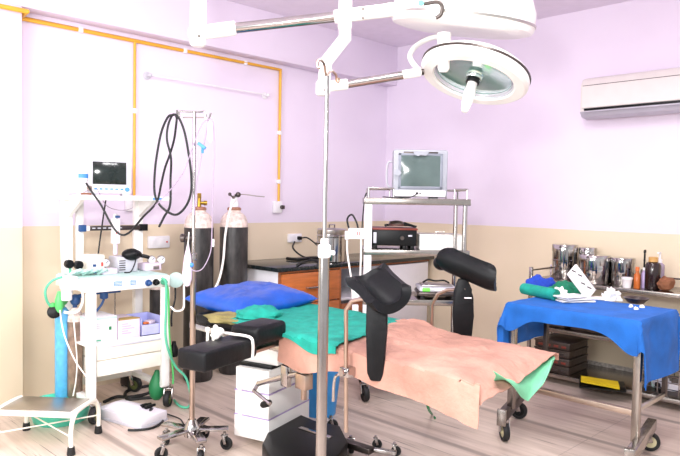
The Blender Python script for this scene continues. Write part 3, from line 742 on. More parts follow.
# leg rests
def gutter(o, axis, up, w, L, th, arc=150, flare=.0):
    z = Vector(axis).normalized(); y = (Vector(up)-z*Vector(up).dot(z)).normalized(); x = y.cross(z); o = Vector(o)
    def fn(u, v):
        a = R(-arc/2 + arc*u); rr = w*(1+flare*(abs(v-.5)*2)**2-.22*(abs(v-.5)*2)**6)
        cut = 1-.28*(abs(2*u-1)**4)
        return o + z*((v-.5)*L*cut) + x*(rr*math.sin(a)) - y*(rr*math.cos(a)) + y*w*.5
    return MB().grid(fn, 20, 14, th)
def rod(pts): return MB().tube(pts, .0085, smooth=False, seg=10)
X1 = -3.072
p_b, p_m, p_t = onX(346, 432, X1), onX(346, 372, X1), onX(346, 310, X1)
rr = rod([p_b, p_t, onX(352, 301, X1), onX(361, 299, X1+.01), onX(376, 299, X1+.02)]).build('leg_rest_rod', COPPERY, t, True)
mb = MB(); mb.box(p_m+Vector((.03, 0, .0)), (.09, .05, .04), bev=.006); mb.cyl(p_m+Vector((-.03, 0, 0)), p_m+Vector((.03, 0, 0)), .014); mb.tube([p_m+Vector((-.0, .0, -.01)), p_m+Vector((-.01, .05, -.03)), p_m+Vector((-.01, .06, -.13))], .006); mb.build('rod_clamp', CHROME, rr, True)
gc = onX(378, 284, -3.04)
gutter(gc, (-.12, -.9, -.45), (-.3, -.1, .9), .09, .22, .036, 128, .16).build('leg_rest_pad', BLACKV, rr, True)
s0, s1 = onX(376, 299, -3.055), onX(373, 378, -3.06)
mb = MB()
mb.prism([(-.043, .0), (.038, 0), (.038, -.12), (.03, -.28), (.02, -.31), (-.022, -.31), (-.036, -.28), (-.043, -.12)], -.014, .014, Matrix.Translation(s0 + Vector((0, -.01, -.005))) @ Matrix.Rotation(R(-58), 4, 'Z') @ Matrix(((1, 0, 0, 0), (0, 0, 1, 0), (0, 1, 0, 0), (0, 0, 0, 1))), .008)
mb.build('leg_strap', BLACKV, rr, True)
X2 = -2.385
q0, q1 = onX(432, 335, X2), onX(432, 304, X2)
rr = rod([q0+Vector((0, 0, -.1)), q1, onX(438, 294, X2), onX(447, 290, X2), onX(466, 289, X2)]).build('leg_rest_rod', COPPERY, t, True)
gc = onX(468, 270, X2)
gutter(gc, (.12, -.95, -.30), (.72, .15, .6), .05, .30, .036, 190, .04).build('leg_rest_pad', BLACKV, rr, True)
g3 = onX(442, 263, X2); mb = MB(); mb.sph(g3, (.045, .04, .035), 18); mb.build('pad_knob', BLACKV, rr, True)
s0 = onX(463.5, 285, X2)
mb = MB()
mb.prism([(-.025, .03), (.02, .03), (.03, -.02), (.046, -.05), (.05, -.14), (.042, -.26), (-.04, -.26), (-.046, -.14), (-.045, -.03)], -.014, .014, Matrix.Translation(s0) @ Matrix.Rotation(R(-50), 4, 'Z') @ Matrix(((1, 0, 0, 0), (0, 0, 1, 0), (0, 1, 0, 0), (0, 0, 0, 1))), .008)
mb.build('leg_strap', BLACKV, rr, True)
q = onX(468, 298, X2-.02)
MB().bar(q+Vector((-.012, .012, 0)), q+Vector((.012, -.012, 0)), .006, .006).build('strap_buckle', WPLAST, rr, True)

# ------------------------------------------------------------------ drapes and pillow
def interp(tab, x):
    for (a, fa), (b, fb) in zip(tab, tab[1:]):
        if a <= x <= b or b <= x <= a:
            k = (x-a)/(b-a); k = k*k*(3-2*k); return fa+(fb-fa)*k
    return tab[0][1] if abs(x-tab[0][0]) < abs(x-tab[-1][0]) else tab[-1][1]
def fold(path, s):
    d = 0
    for a, b in zip(path, path[1:]):
        l = (b-a).length
        if d+l >= s or b is path[-1]: return a + (b-a)*((s-d)/l)
        d += l
def drape(y0, y1, zt, hem, farhem, xi=0, wr=.006, seed=0, nv=60, nu=50, xf=0, zoff=lambda x, y: 0, y0f=0, y1f=0):
    """cloth across the table: u runs from the near hem over the top to the far hem, v along the table"""
    def fn(u, v):
        y = y0+(y1-y0)*v
        hz, fz = interp(hem, y), interp(farhem, y)
        xa, xb = TX0-.02-xi, TX1+.02+xf
        La, Lt, Lb = max(0.001, zt-hz), xb-xa, max(0.001, zt-fz)
        s_ = u*(La+Lt+Lb); rd = .03
        if s_ < La: x, z, kk = xa, zt-(La-s_), (La-s_)/.15
        elif s_ < La+Lt: x, z, kk = xa+(s_-La), zt, 0
        else: x, z, kk = xb, zt-(s_-La-Lt), (s_-La-Lt)/.15
        e = min(x-xa, xb-x)
        if s_ >= La and s_ <= La+Lt and e < rd: z -= rd*.5*(1-e/rd)**2
        yy = y + (u)*(y0f*(1-v)+y1f*v)
        n1 = nz3(x*7+seed, yy*7, z*7)*wr + nz3(x*19+seed, yy*22, z*19)*wr*.4 + max(0, nz3(x*5+yy*9+seed, x*26-yy*13, 2.)-.15)*wr*.9
        out = -1 if x < (xa+xb)/2 else 1
        if kk > 0: x += out*(.012*min(1, kk) + min(1, kk)*(.014*math.sin(y*17+seed)+n1)); 
        else: z += abs(n1)*1.3 + zoff(x, yy)
        return (x, yy, z)
    return MB().grid(fn, nu, nv, .004)
hump = lambda x, y: .035*math.exp(-((y+2.33)/.12)**2)*max(0, (x+2.85)/.45) - .0
sag = lambda x, y: hump(x, y) - .07*(max(0, -2.97-y)/.12)**1.4*(1 if x < -2.75 else max(0, (-2.42-x)/.33))
o = drape(-3.10, -2.04, .693, [(-3.10, .545), (-3.0, .56), (-2.65, .585), (-2.43, .60), (-2.17, .55), (-2.05, .57), (-1.98, .655)], [(-3.10, .66), (-1.98, .62)], wr=.010, seed=3, nu=90, nv=110, zoff=sag, y0f=.05, y1f=0).build('drape_sheet', PEACH)
tag(o, 'large peach cloth sheet draped over the foot half of the operating table', 'sheet')
E3 = [onY(x, y, -3.10) for x, y in ((498, 372), (513, 384), (527, 398), (535, 403), (545, 385), (555, 361))]
def flapfn(u, v):
    k = u*(len(E3)-1); i_ = min(int(k), len(E3)-2); low = E3[i_].lerp(E3[i_+1], k-i_)
    x = -2.86+.455*u; top = Vector((x, -3.03, .680+sag(x, -3.03)-hump(x, -3.03)))
    yv = -2.80-.23*v/.35
    if v < .35: return (x, yv, .680+sag(x, yv)-hump(x, yv))
    w_ = (v-.35)/.65; p = top.lerp(low, w_); p.y = -3.03-.05*math.sin(w_*PI/2)-.012*math.sin(u*9)*w_ ; return p
o = MB().grid(flapfn, 30, 24, .004).build('drape_sheet', LGREENC)
tag(o, 'pale green cloth showing under the corner of the peach sheet', 'sheet')
o = drape(-2.42, -1.55, .708, [(-2.42, .675), (-2.28, .65), (-2.1, .69), (-1.95, .70), (-1.75, .70), (-1.55, .70)], [(-2.42, .66), (-1.55, .66)], wr=.011, seed=5, xi=.014, xf=.012, y0f=.16, y1f=.1).build('drape_sheet', TEALC)
tag(o, 'bright green surgical cloth across the middle of the operating table', 'sheet')

def lump(name, c, d, m, rz=0, amp=.2, fr=9, seed=0, sub=36, flat=True):
    mb = MB(); mb.sph((0, 0, 0), 1, sub)
    for v in mb.bm.verts:
        p = v.co.copy(); n = nz3(p.x*fr*.25+seed, p.y*fr*.25, p.z*fr*.25)*amp + nz3(p.x*fr*.7+seed, p.y*fr*.7, p.z*fr*.7)*amp*.4
        p *= 1+n
        p = Vector((p.x*d[0]/2, p.y*d[1]/2, p.z*d[2]))
        if flat and p.z < 0: p.z = 0
        v.co = p
    bmesh.ops.remove_doubles(mb.bm, verts=mb.bm.verts, dist=.0004)
    o = mb.build(name, m); o.location = c; o.rotation_euler.z = rz; WM[o.name] = Matrix.Translation(Vector(c)); return o

# pillow: a real cushion with four pulled corners and a seam
PO = Vector((-2.70, -1.33, .72))
def pil():
    def f(sgn):
        def fn(u, v):
            a, b = 2*u-1, 2*v-1
            k = (1-a**4)*(1-b**4)
            pin = 1-.10*(1-a*a)*b*b-.10*(1-b*b)*a*a
            x = a*.285*(1-.10*(1-b*b)*0-.07*b*b*0) * (1-.06*(1-b*b)); y = b*.25*(1-.06*(1-a*a))
            z = sgn*.062*k**.6 + .012*nz3(a*2.2+4, b*2.2, sgn) *k + .012*nz3(a*5, b*9+3, sgn)*k
            return (x, y, z)
        return fn
    mb = MB(); bm = mb.bm; n = 26
    for sgn in (1, -1):
        fn = f(sgn); V = [[bm.verts.new(fn(i/n, j/n)) for j in range(n+1)] for i in range(n+1)]
        for i in range(n):
            for j in range(n): bm.faces.new((V[i][j], V[i+1][j], V[i+1][j+1], V[i][j+1]) if sgn > 0 else (V[i][j], V[i][j+1], V[i+1][j+1], V[i+1][j]))
    bmesh.ops.remove_doubles(bm, verts=bm.verts, dist=.0005)
    return mb
o = pil().build('pillow', PILLOW, ang=80); o.location = (-2.71, -1.40, .748); o.rotation_euler = (R(4), R(-3), R(5)); tag(o, 'shiny royal blue pillow at the head of the operating table', 'pillow')
o = lump('towel', onZ(258, 316, .715), (.24, .20, .05), TEALC, R(-30), .25, 8, 3); tag(o, 'folded green towel lying on the green cloth beside the blue pillow', 'towel')
o = lump('towel', Vector((-2.985, -1.60, .688)), (.20, .30, .035), KHAKI, R(10), .3, 8, 8); tag(o, 'crumpled khaki cloth on the table edge below the blue pillow', 'towel')

# ------------------------------------------------------------------ blue bucket behind the pedestal
q = onZ(329, 436, .0); q = Vector((-2.21, -1.43, 0))
t = T('bucket', 'blue plastic bucket on the floor behind the black table base', 'bucket', tuple(q))
MB().lathe([(0, 0), (.095, 0), (.1, .006), (.128, .275), (.134, .278), (.134, .29), (.124, .29), (.097, .012), (0, .012)], seg=36).build('body', BLUEP, t)
mb = MB(); mb.tube([(.09, -.115, .27), (.08, -.15, .2), (.07, -.155, .1), (.06, -.15, .04)], .004); mb.sph((.09, -.12, .262), .014, 10); mb.build('handle', WHOSE, t)

# ------------------------------------------------------------------ instrument table on the right
IX0, IX1, IY0, IY1, IZ = -1.74, -1.24, -3.13, -2.42, .75
t = T('instrument_table', 'steel instrument table on castors under the blue drape at right', 'table', (-1.5, -2.73, 0))
mb = MB(); mb.b2(IX0+.01, IX1-.01, IY0+.01, IY1-.01, IZ-.03, IZ, .004); mb.build('table_top', SHEETST, t, True)
mb = MB()
for y in (IY0+.03, IY1-.03): mb.b2(IX0+.03, IX1-.03, y-.012, y+.012, IZ-.06, IZ-.03, .002)
mb.b2(-1.69, -1.67, IY0+.03, IY1-.03, IZ-.06, IZ-.032, .002); mb.build('apron', STEEL, t, True)
LX = -1.68
yl, yr = -2.43, -3.105
for y, b0, b1 in ((yl, (-1.80, -2.445), (-1.36, -2.31)), (yr, (-1.86, -3.15), (-1.30, -3.05))):
    lg = MB().bar((LX, y, .155), (LX, y, IZ-.03), .036, .036, .004).build('leg', SHEETST, t, True)
    MB().bar((LX+.38, y+.0, .30), (LX+.38, y+.0, IZ-.03), .025, .025, .003).build('leg', DARKST, t, True, label='dark rear leg')
    bar = MB().bar((b0[0], b0[1], .14), (b1[0], b1[1], .14), .045, .06, .004).build('foot_bar', DARKST if y == yl else SHEETST, t, True)
    MB().box((b0[0]-.004, b0[1], .135), (.02, .05, .09), rz=.25, bev=.003).build('end_cap', SHEETST, bar, True)
    castor(t, (b0[0]+.03, b0[1]-.0, 0), .05, R(-40)); castor(t, (b1[0]-.02, b1[1], 0), .05, R(25), hub=BLACKP if y == yl else WHEELY)
MB().bar((LX, yl, .295), (LX, yr, .295), .03, .03, .003).build('stretcher', COPPERY, t, True)
MB().bar((LX+.38, yl, .31), (LX, yl, .31), .02, .02, .003).build('stretcher', STEEL, t, True)
MB().bar((LX+.38, yr, .31), (LX, yr, .31), .02, .02, .003).build('stretcher', STEEL, t, True)

def tablecloth(x0, x1, y0, y1, z, ox0, ox1, oy0, oy1, seed=0, n=64):
    def fn(u, v):
        a = (x0-ox0)+(x1-x0+ox0+ox1)*u; b = (y0-oy0)+(y1-y0+oy0+oy1)*v
        dx = (x0-a) if a < x0 else ((a-x1) if a > x1 else 0); dy = (y0-b) if b < y0 else ((b-y1) if b > y1 else 0)
        cx, cyy = min(max(a, x0), x1), min(max(b, y0), y1)
        if a < x0: dx *= 1+1.1*math.exp(-((b-y0-.02)/.11)**2)+.9*math.exp(-((b-y1+.02)/.09)**2)
        sx = -1 if a < x0 else 1; sy = -1 if b < y0 else 1
        w = nz3(a*9+seed, b*9, 1.7)
        if dx == 0 and dy == 0:
            return (a, b, z + abs(w)*.004)
        r = math.hypot(dx, dy); ux, uy = dx/r, dy/r
        bow = .008*min(1, r/.03) + .012*(r/.25) + (.018*ux*uy*2*min(1, r/.15))
        k = min(1, r/.08)
        bow += k*(.012*math.sin(14*(b if dx > dy else a)+seed) + .012*w)
        return (cx+sx*ux*bow, cyy+sy*uy*bow, z-max(0, r-.01))
    return MB().grid(fn, n, n, .004)
o = tablecloth(IX0, IX1, IY0, IY1, IZ+.005, .085, .08, .32, .26, 2).build('table_drape', BLUEC)
tag(o, 'bright blue drape hanging over the instrument table with long corner tails', 'drape')
TZ = IZ+.008
def rt(x, y, z=TZ): return onZ(x, y, z)
a, b = rt(523, 294), rt(556, 301)
t = T('rolled_towel', 'rolled green towel lying at the front left of the blue drape', 'towel', (0, 0, 0))
d = (b-a).normalized(); a2, b2 = a+Vector((0, 0, .034)), b+Vector((0, 0, .034))
t.location = ((a+b)/2); WM[t.name] = Matrix.Translation((a+b)/2)
MB().lathe([(0, 0), (.022, 0), (.033, .006), (.034, (b-a).length*.5), (.033, (b-a).length-.006), (.022, (b-a).length), (0, (b-a).length)], a2, b2-a2, 24).build('roll', TEALC, t, True)
sp = []
for k in range(30):
    an = k*.5; rr = .004+.0009*k; n_ = Vector((-d.y, d.x, 0)); sp.append(b2 + d*.002 + n_*rr*math.cos(an) + Vector((0, 0, rr*math.sin(an))))
MB().tube(sp, .0022, n=3, seg=5).build('spiral_edge', GREENC, t, True)
t = lump('cloth_bundle', rt(541, 290), (.19, .20, .085), DBLUEC, .3, .32, 8, 1); tag(t, 'crumpled deep blue cloth behind the rolled green towel', 'cloth')
t = lump('cloth_bundle', rt(566, 293.5), (.20, .22, .07), GREENC, .5, .3, 8, 5); tag(t, 'crumpled dark green cloth between the blue cloth and the white packets', 'cloth')
for k, (px, py, w, h, lb) in enumerate(((573, 301, .20, .13, 'flat white packet at the bottom of the packet pile on the blue drape'), (575, 299, .19, .12, 'white packet in the middle of the packet pile on the blue drape'), (571, 297, .17, .11, 'white packet on top of the packet pile on the blue drape'))):
    q = rt(px, py, TZ+.001+k*.0125)
    t = T('instrument_packet', lb, 'packet', tuple(q), R(-35+9*k))
    MB().grid(lambda u, v: ((u-.5)*w, (v-.5)*h, .006+.0025*nz3(u*5+k, v*5)), 14, 10, .007).build('wrapper', PAPER, t)
    MB().bar((-.07, -.02, .0115), (.07, -.0, .0115), .014, .003).build('blue_band', BLUEMK if k == 1 else GPLAST, t)
q = rt(560, 297, TZ+.012); t = lump('tissue', q+Vector((0, .0, 0)), (.09, .08, .05), PAPER, 0, .6, 10, 12); tag(t, 'crumpled white tissue on the packets beside the green roll', 'tissue')
q = rt(611, 300); t = lump('tissue', q, (.10, .09, .055), PAPER, 0, .7, 10, 16); tag(t, 'crumpled white tissue right of the leaning white case', 'tissue')
# leaning white case
q = rt(590, 299)
t = T('leaning_case', 'white rectangular instrument case lid leaning on the dark green cloth', 'case', tuple(q))
La = (-r0*.62 + ez*.78).normalized(); Na = (-f0*.75 + ez*.55 + r0*.2); Na = (Na - La*Na.dot(La)).normalized(); Wa = Na.cross(La)
rot = Matrix((La, Wa, Na)).transposed(); cc = La*.085 + ez*.03
MB().box(cc, (.19, .10, .016), rot=rot, bev=.003).build('panel', PAPER, t)
for k in range(4): MB().box(cc + La*(.045*(k-1.2)) + Wa*(.02*(k % 2)-.015) + Na*.0085, (.03, .007, .003), rot=rot @ Matrix.Rotation(.6, 3, 'Z'), bev=0).build('clip', DARKST, t)
MB().box((.05, -.05, .006), (.13, .09, .01), rz=R(-50), bev=.002).build('base', CREAM, t)
q = rt(636, 303)
t = T('kidney_bowl', 'small black bowl at the right of the blue drape', 'bowl', tuple(q))
MB().lathe([(0, 0), (.04, 0), (.062, .022), (.068, .03), (.06, .03), (.038, .008), (0, .008)]).build('body', DARKST, t)
MB().lathe([(0, .008), (.03, .008), (.036, .018), (0, .022)]).build('contents', GPLAST, t)
for k, (px, py, lb) in enumerate(((631, 307, 'small white swab nearest the front edge below the black bowl'), (636, 309.5, 'small white swab below the black bowl in the middle'), (642, 307.5, 'small white swab below the black bowl at right'))):
    o = lump('swab', rt(px, py), (.028, .022, .014), PAPER, k, .4, 9, k, 14); tag(o, lb, 'swab', 'swabs in front of the bowl')

# ------------------------------------------------------------------ drip stands
def star_base(t, r, z, n=5, yaw=0, m=CHROME, cr=.035, slope=.03):
    MB().lathe([(0, z-.035), (.04, z-.035), (.045, z), (.03, z+.03), (.02, z+.05), (0, z+.05)], seg=24).build('hub', m, t)
    for k in range(n):
        a = yaw + k*2*PI/n; d = Vector((math.cos(a), math.sin(a), 0))
        MB().bar(d*.02+Vector((0, 0, z)), d*r+Vector((0, 0, z-slope)), .055, .014, .003, up=(0, 0, 1)).build('base_leg', m, t)
        castor(t, d*(r-.01), cr, a+1.1, world=False, hub=BLACKP)
q = dep(324, 270, 2.2); zt = dep(326, 76, 2.2).z; zc = dep(323, 249, 2.2).z
t = T('drip_stand', 'tall chrome drip stand with hooks nearest the camera in front of the table', 'drip stand', (q.x, q.y, 0))
IVB = t
MB().cyl((0, 0, .1), (0, 0, zc), .0185, seg=24).build('lower_pole', mat('pole_steel', 'a39f9c', .16, 1., var=.08), t)
MB().cyl((0, 0, zc-.02), (0, 0, zt), .0078).build('upper_pole', CHROME, t)
mb = MB(); mb.cyl((0, 0, zc-.03), (0, 0, zc+.015), .022, bev=.004); mb.cyl((0, 0, zc+.015), (0, 0, zc+.035), .013); mb.cyl((.0, -.02, zc-.01), (.0, -.045, zc-.01), .008); mb.build('collar', WPLAST, t)
o3 = Vector((q.x, q.y, 0))
mb = MB()
mb.tube([dep(x, y, d)-o3 for x, y, d in ((320.5, 68, 2.1), (318, 67, 2.1), (317.5, 61, 2.1), (320.5, 60, 2.12), (324, 64, 2.16), (326.5, 76, 2.2), (331, 71, 2.24), (336, 75, 2.28), (336.5, 81, 2.3), (338.5, 82, 2.3), (339, 78, 2.3))], .0045, n=5)
mb.build('hook', COPPERY, t)
star_base(t, .24, .12, 5, .2)

hub = onZ(192, 428, .12); HX, HY = hub.x, hub.y
t = T('drip_stand', 'slim drip stand with castored base beside the anaesthesia machine', 'drip stand', (HX, HY, 0))
zt = onX(193, 112, HX).z
mb = MB(); mb.cyl((0, 0, .09), (0, 0, 1.0), .0145); mb.build('lower_pole', COPPERY, t)
mb = MB(); mb.cyl((0, 0, 1.0), (0, 0, zt), .0085); mb.build('upper_pole', CHROME, t)
MB().cyl((0, 0, .985), (0, 0, 1.02), .018, bev=.003).build('collar', CHROME, t)
dpt = (hub-CAM).dot(f0)
hl, hr = dep(177, 116, dpt), dep(208.5, 119, dpt)
o4 = Vector((HX, HY, 0)); tp = Vector((0, 0, zt))
mb = MB()
e1, e2 = dep(179, 112, dpt)-o4, dep(205, 112.5, dpt)-o4
e1.z = e2.z = zt
mb.tube([hl-o4+Vector((0, 0, .03)), hl-o4+Vector((0, 0, .005)), hl-o4+r0*.012, e1, (e1+tp)/2, tp, (e2+tp)/2, e2, hr-o4-r0*.012, hr-o4+Vector((0, 0, .0)), hr-o4+r0*.012+Vector((0, 0, .03))], .005, n=4)
mb.tube([dep(183, 117.5, dpt)-o4, dep(204, 117.5, dpt)-o4], .003)
mb.build('hook', CHROME, t)
star_base(t, .185, .115, 5, R(36), cr=.033, slope=.005)
# hand knob and hanging cloth bag on the pole
mb = MB(); k0 = dep(183, 238, dpt)-o4; mb.cyl(k0, (0, 0, k0.z), .008); mb.cyl(k0-r0*.012, k0+r0*.012, .022, bev=.004); mb.build('height_knob', DARKST, t)

# breathing hose looped over the left hook
def loop(pts, D0=0, dd=None): return [dep(x, y, dpt+(dd[i] if dd else D0)) for i, (x, y) in enumerate(pts)]
t = T('breathing_hose', 'long black breathing hose looped over the left hook of the slim drip stand', 'hose', tuple(hl))
h1 = loop([(86, 183), (92, 192), (101, 205), (110, 222), (117, 232), (124, 235), (132, 230), (143, 217), (153, 207), (158, 199), (161, 185), (165, 168), (170, 154), (174, 140), (176, 126), (176.5, 117), (172.5, 115), (168, 126), (167, 140), (171, 158), (170.5, 180), (170, 205), (164, 217), (159, 227)],
          0, [.28, .3, .3, .3, .3, .3, .28, .22, .15, .12, .1, .08, .06, .04, .02, .01, 0, -.02, -.03, -.02, 0, .0, 0, 0])
MB().tube(h1, .006, n=7).build('hose', HOSE, t, True)
h2 = loop([(176, 115), (180, 120), (184.5, 132), (188, 150), (191, 172), (191, 192), (186, 206), (177, 214.5), (168, 212), (159, 204), (154.5, 192), (155, 170), (158, 148), (162, 130), (168, 117), (173, 115)], -.025)
MB().tube(h2, .006, n=7, closed=True).build('hose', HOSE, t, True)

t = T('infusion_set', 'clear infusion tubing with blue clamp hanging from the right hook', 'infusion set', tuple(hr))
ps = loop([(155, 206), (165, 196), (175, 184), (184, 171), (190, 155), (197, 135), (203, 123), (208, 119.5), (213, 122), (214.5, 150), (213.5, 175), (212.5, 200), (212, 230), (210.5, 252), (203, 268), (195, 271), (189, 266), (186, 255)], -.03)
MB().tube(ps, .0028, n=6, seg=6).build('tube', LILHOSE, t, True)
ps = loop([(208, 120), (206, 135), (202, 153), (199, 170), (196, 190), (194, 215)], -.02)
MB().tube(ps, .0028, n=6, seg=6).build('tube', LILHOSE, t, True)
mb = MB(); a, b = loop([(210, 122), (210.5, 142)], -.04); mb.lathe([(0, 0), (.01, .003), (.012, .03), (.012, .08), (.006, .1), (.003, (a-b).length), (0, (a-b).length)], a, b-a, 14); mb.build('drip_chamber', WPLAST, t, True)
a, b = loop([(198, 143), (205.5, 148.5)], -.035); mb = MB(); mb.bar(a, b, .02, .016, .003); mb.bar(a*.4+b*.6+Vector((0, 0, -.005)), a*.4+b*.6+Vector((0, 0, -.035)), .012, .01); mb.build('clamp', BLUEMK, t, True)
MB().box(loop([(213.3, 243)], -.03)[0], (.01, .01, .04)).build('connector', WPLAST, t, True)

t = T('drainage_bag', 'narrow white bag hanging from the slim drip stand pole', 'bag', tuple(dep(187, 250, dpt-.03)))
bgm = MB(); a = dep(188, 244, dpt-.03); bt = a - dep(187, 287, dpt-.03); H_ = bt.length
bgm.lathe([(0, 0), (.004, 0), (.008, .02), (.018, .07), (.024, .14), (.024, H_-.04), (.014, H_-.008), (0, H_)], a, (-.02, .0, -1), 18)
bgm.build('bag', BOXLIL, t, True)
MB().tube([dep(189, 232, dpt-.025), a], .003).build('string', WHOSE, t, True)
mb = MB(); mb.sph(dep(191.5, 265, dpt-.04), .012, 10); mb.build('clip', BLUEMK, t, True)
MB().tube([dep(184, 285, dpt-.03), dep(184, 300, dpt-.02), dep(183, 309, dpt-.02), dep(176, 311, dpt), dep(171, 307, dpt+.05)], .005).build('tube', WHOSE, t, True)

# ------------------------------------------------------------------ anaesthesia machine
FLX, FRX, FY, BY = -3.307, -2.838, -.69, -.29
t = T('anaesthesia_machine', 'white anaesthesia machine on castors with gauges and drawers by the left wall', 'medical machine', (-3.09, -.5, 0))
AM = t
for x, y, w, z1, nm in ((FLX, FY, .048, .75, 'front_post'), (FRX, FY, .046, .75, 'front_post'), (-3.275, BY, .05, 1.28, 'rear_post'), (-2.812, BY, .056, 1.28, 'rear_post')):
    MB().b2(x-w/2, x+w/2, y-.022, y+.022, .13, z1, .005).build(nm, WHITE, t, True)
MB().b2(-3.225, -3.18, BY-.015, BY+.02, .8, 1.28, .005).build('rear_post', WHITE, t, True)
wt = MB().b2(-3.338, -2.815, FY-.02, BY+.03, .752, .822, .008).build('worktop', WHITE, t, True)
MB().b2(-3.33, -2.825, FY-.005, BY+.02, .822, .828, .002).build('worktop_mat', PALETEAL, wt, True)
for x, z, w in ((-3.155, .795, .048), (-3.06, .795, .036)):
    MB().b2(x-w/2, x+w/2, FY-.0225, FY-.019, z-.014, z+.014, 0).build('blue_panel_mark', BLUEMK, wt, True)
    for k in range(3): MB().b2(x-w/2+.003, x+w/2-.003, FY-.0235, FY-.0222, z-.009+k*.008, z-.006+k*.008, 0).build('mark_line', WHITE, wt, True)
for x, m in ((-2.965, NAVY), (-2.915, BLACKP), (-2.862, GRNHOSE)):
    z = .785
    mb = MB(); mb.cyl((x, FY-.018, z), (x, FY-.032, z), .02, bev=.003); mb.cyl((x, FY-.03, z), (x, FY-.055, z), .012, bev=.003); mb.build('gas_knob', m, wt, True)
ts = MB().b2(-3.335, -2.745, -.58, BY+.03, 1.277, 1.305, .005).build('top_shelf', WHITE, t, True)
q = onY(147, 198, -.45); MB().b2(q.x-.03, q.x+.03, -.584, -.579, 1.283, 1.297, 0).build('blue_mark', BLUEMK, ts, True)
for x in (-3.275, -2.812): MB().prism([(0, 0), (-.22, .0), (0, -.12)], x-.012, x+.012, Matrix(((0, 0, 1, 0), (1, 0, 0, BY), (0, 1, 0, 1.277), (0, 0, 0, 1)))).build('shelf_bracket', WHITE, ts, True)
# instrument bar
q0, q1 = onY(88, 230, BY-.03), onY(146, 229, BY-.03)
mb = MB(); mb.b2(q0.x, q1.x, BY-.045, BY-.02, 1.085, 1.115, .003); br = mb.build('flow_bar', DARKST, t, True)
MB().b2(q1.x-.05, q1.x+.005, BY-.048, BY-.018, 1.078, 1.122, .003).build('bar_end', BLACKP, br, True)
for k in range(6): MB().b2(q0.x+.02+k*.035, q0.x+.04+k*.035, BY-.0465, BY-.044, 1.097, 1.104, 0).build('bar_scale', GPLAST, br, True)
qa = onY(83, 229.5, BY-.03); MB().b2(qa.x-.026, qa.x+.014, BY-.05, BY-.018, 1.08, 1.122, .004).build('flow_label', NAVY, t, True)
MB().b2(qa.x+.016, qa.x+.04, BY-.045, BY-.018, 1.085, 1.115, .003).build('flow_label', WPLAST, t, True)
qf = onY(115, 236, BY-.05)
mb = MB(); mb.b2(qf.x-.022, qf.x+.022, BY-.08, BY-.03, 1.0, 1.16, .006); mb.cyl((qf.x, BY-.055, 1.16), (qf.x, BY-.055, 1.19), .012, bev=.002); mb.build('flow_meter', WPLAST, t, True)
mb = MB(); mb.cyl((qf.x, BY-.055, .93), (qf.x, BY-.055, 1.0), .014, bev=.003); mb.build('flow_tube', BOXLIL, t, True)
MB().b2(qf.x-.01, qf.x+.01, BY-.082, BY-.078, 1.065, 1.08, 0).build('red_mark', REDMK, t, True)
MB().b2(qf.x-.008, qf.x+.018, BY-.085, BY-.055, 1.165, 1.18, .003).build('flow_knob', NAVY, t, True)
# bench devices
def onb(px, py, Y, z): q = onY(px, py, Y); return Vector((q.x, Y, z))
v = onb(94, 262, -.42, .828)
d = MB().b2(v.x-.045, v.x+.045, -.47, -.36, .828, .945, .006).build('vaporiser', CREAM, t, True)
MB().b2(v.x+.022, v.x+.034, -.474, -.47, .875, .9, 0).build('red_tag', REDMK, d, True); MB().b2(v.x-.03, v.x-.01, -.474, -.469, .875, .89, 0).build('dark_tag', NAVY, d, True)
MB().b2(v.x-.03, v.x+.01, -.475, -.469, .835, .86, .001).build('scale_plate', BLUEMK, d, True)
def gauge(px, py, Y, r, z0):
    q = onY(px, py, Y); mb = MB(); mb.cyl((q.x, Y+.02, q.z), (q.x, Y, q.z), r, bev=.004); mb.cyl((q.x, Y+.012, q.z), (q.x, Y+.012, z0), .007)
    g = mb.build('pressure_gauge', STEEL, t, True); MB().cyl((q.x, Y+.001, q.z), (q.x, Y-.0025, q.z), r*.82, seg=24).build('gauge_dial', DIAL, g, True)
    MB().bar((q.x, Y-.004, q.z), (q.x+r*.45, Y-.004, q.z+r*.45), .004, .002, 0).build('gauge_needle', BLACKP, g, True)
gauge(106, 263, -.42, .028, .83); gauge(152, 260, -.42, .029, .83); gauge(161.5, 260, -.42, .03, .83)
v = onb(107, 273, -.48, .828); MB().b2(v.x-.045, v.x+.05, -.52, -.44, .828, .862, .006).build('absorber_block', BOXLIL, t, True)
v = onb(126, 266, -.42, .828); d = MB().b2(v.x-.075, v.x+.055, -.47, -.33, .828, .925, .008).build('ventilator_box', GPLAST, t, True)
for k in range(5): MB().b2(v.x-.07, v.x-.03, -.473, -.469, .842+k*.014, .848+k*.014, 0).build('vent_slot', DARKST, d, True)
v = onb(150, 270, -.44, .828); MB().b2(v.x-.055, v.x+.06, -.48, -.38, .828, .875, .005).build('gauge_block', BOXLIL, t, True)
MB().b2(v.x+.0, v.x+.04, -.485, -.479, .835, .86, .002).build('gauge_plate', STEEL, t, True)
for px, py in ((69, 264), (78.5, 265)):
    q = onY(px, py, -.42); mb = MB(); mb.cyl((q.x, -.40, q.z), (q.x, -.44, q.z), .026, bev=.006); mb.build('absorber_knob', BLACKP, t, True)
    MB().tube([(q.x+.01, -.41, q.z-.02), (q.x+.01, -.41, .83)], .007).build('knob_stem', GRNHOSE, t, True)
mb = MB()
for k in range(7):
    x = -3.36+.03*k; mb.tube([(x, -.5+.02*(k % 3), .835), (x+.02, -.55, .862+.008*(k % 2)), (x+.06, -.5, .85), (x+.08, -.42, .838)], .009)
mb.build('tubing_bundle', PALETEAL, t, True)
v = onb(70, 280, -.55, .8)
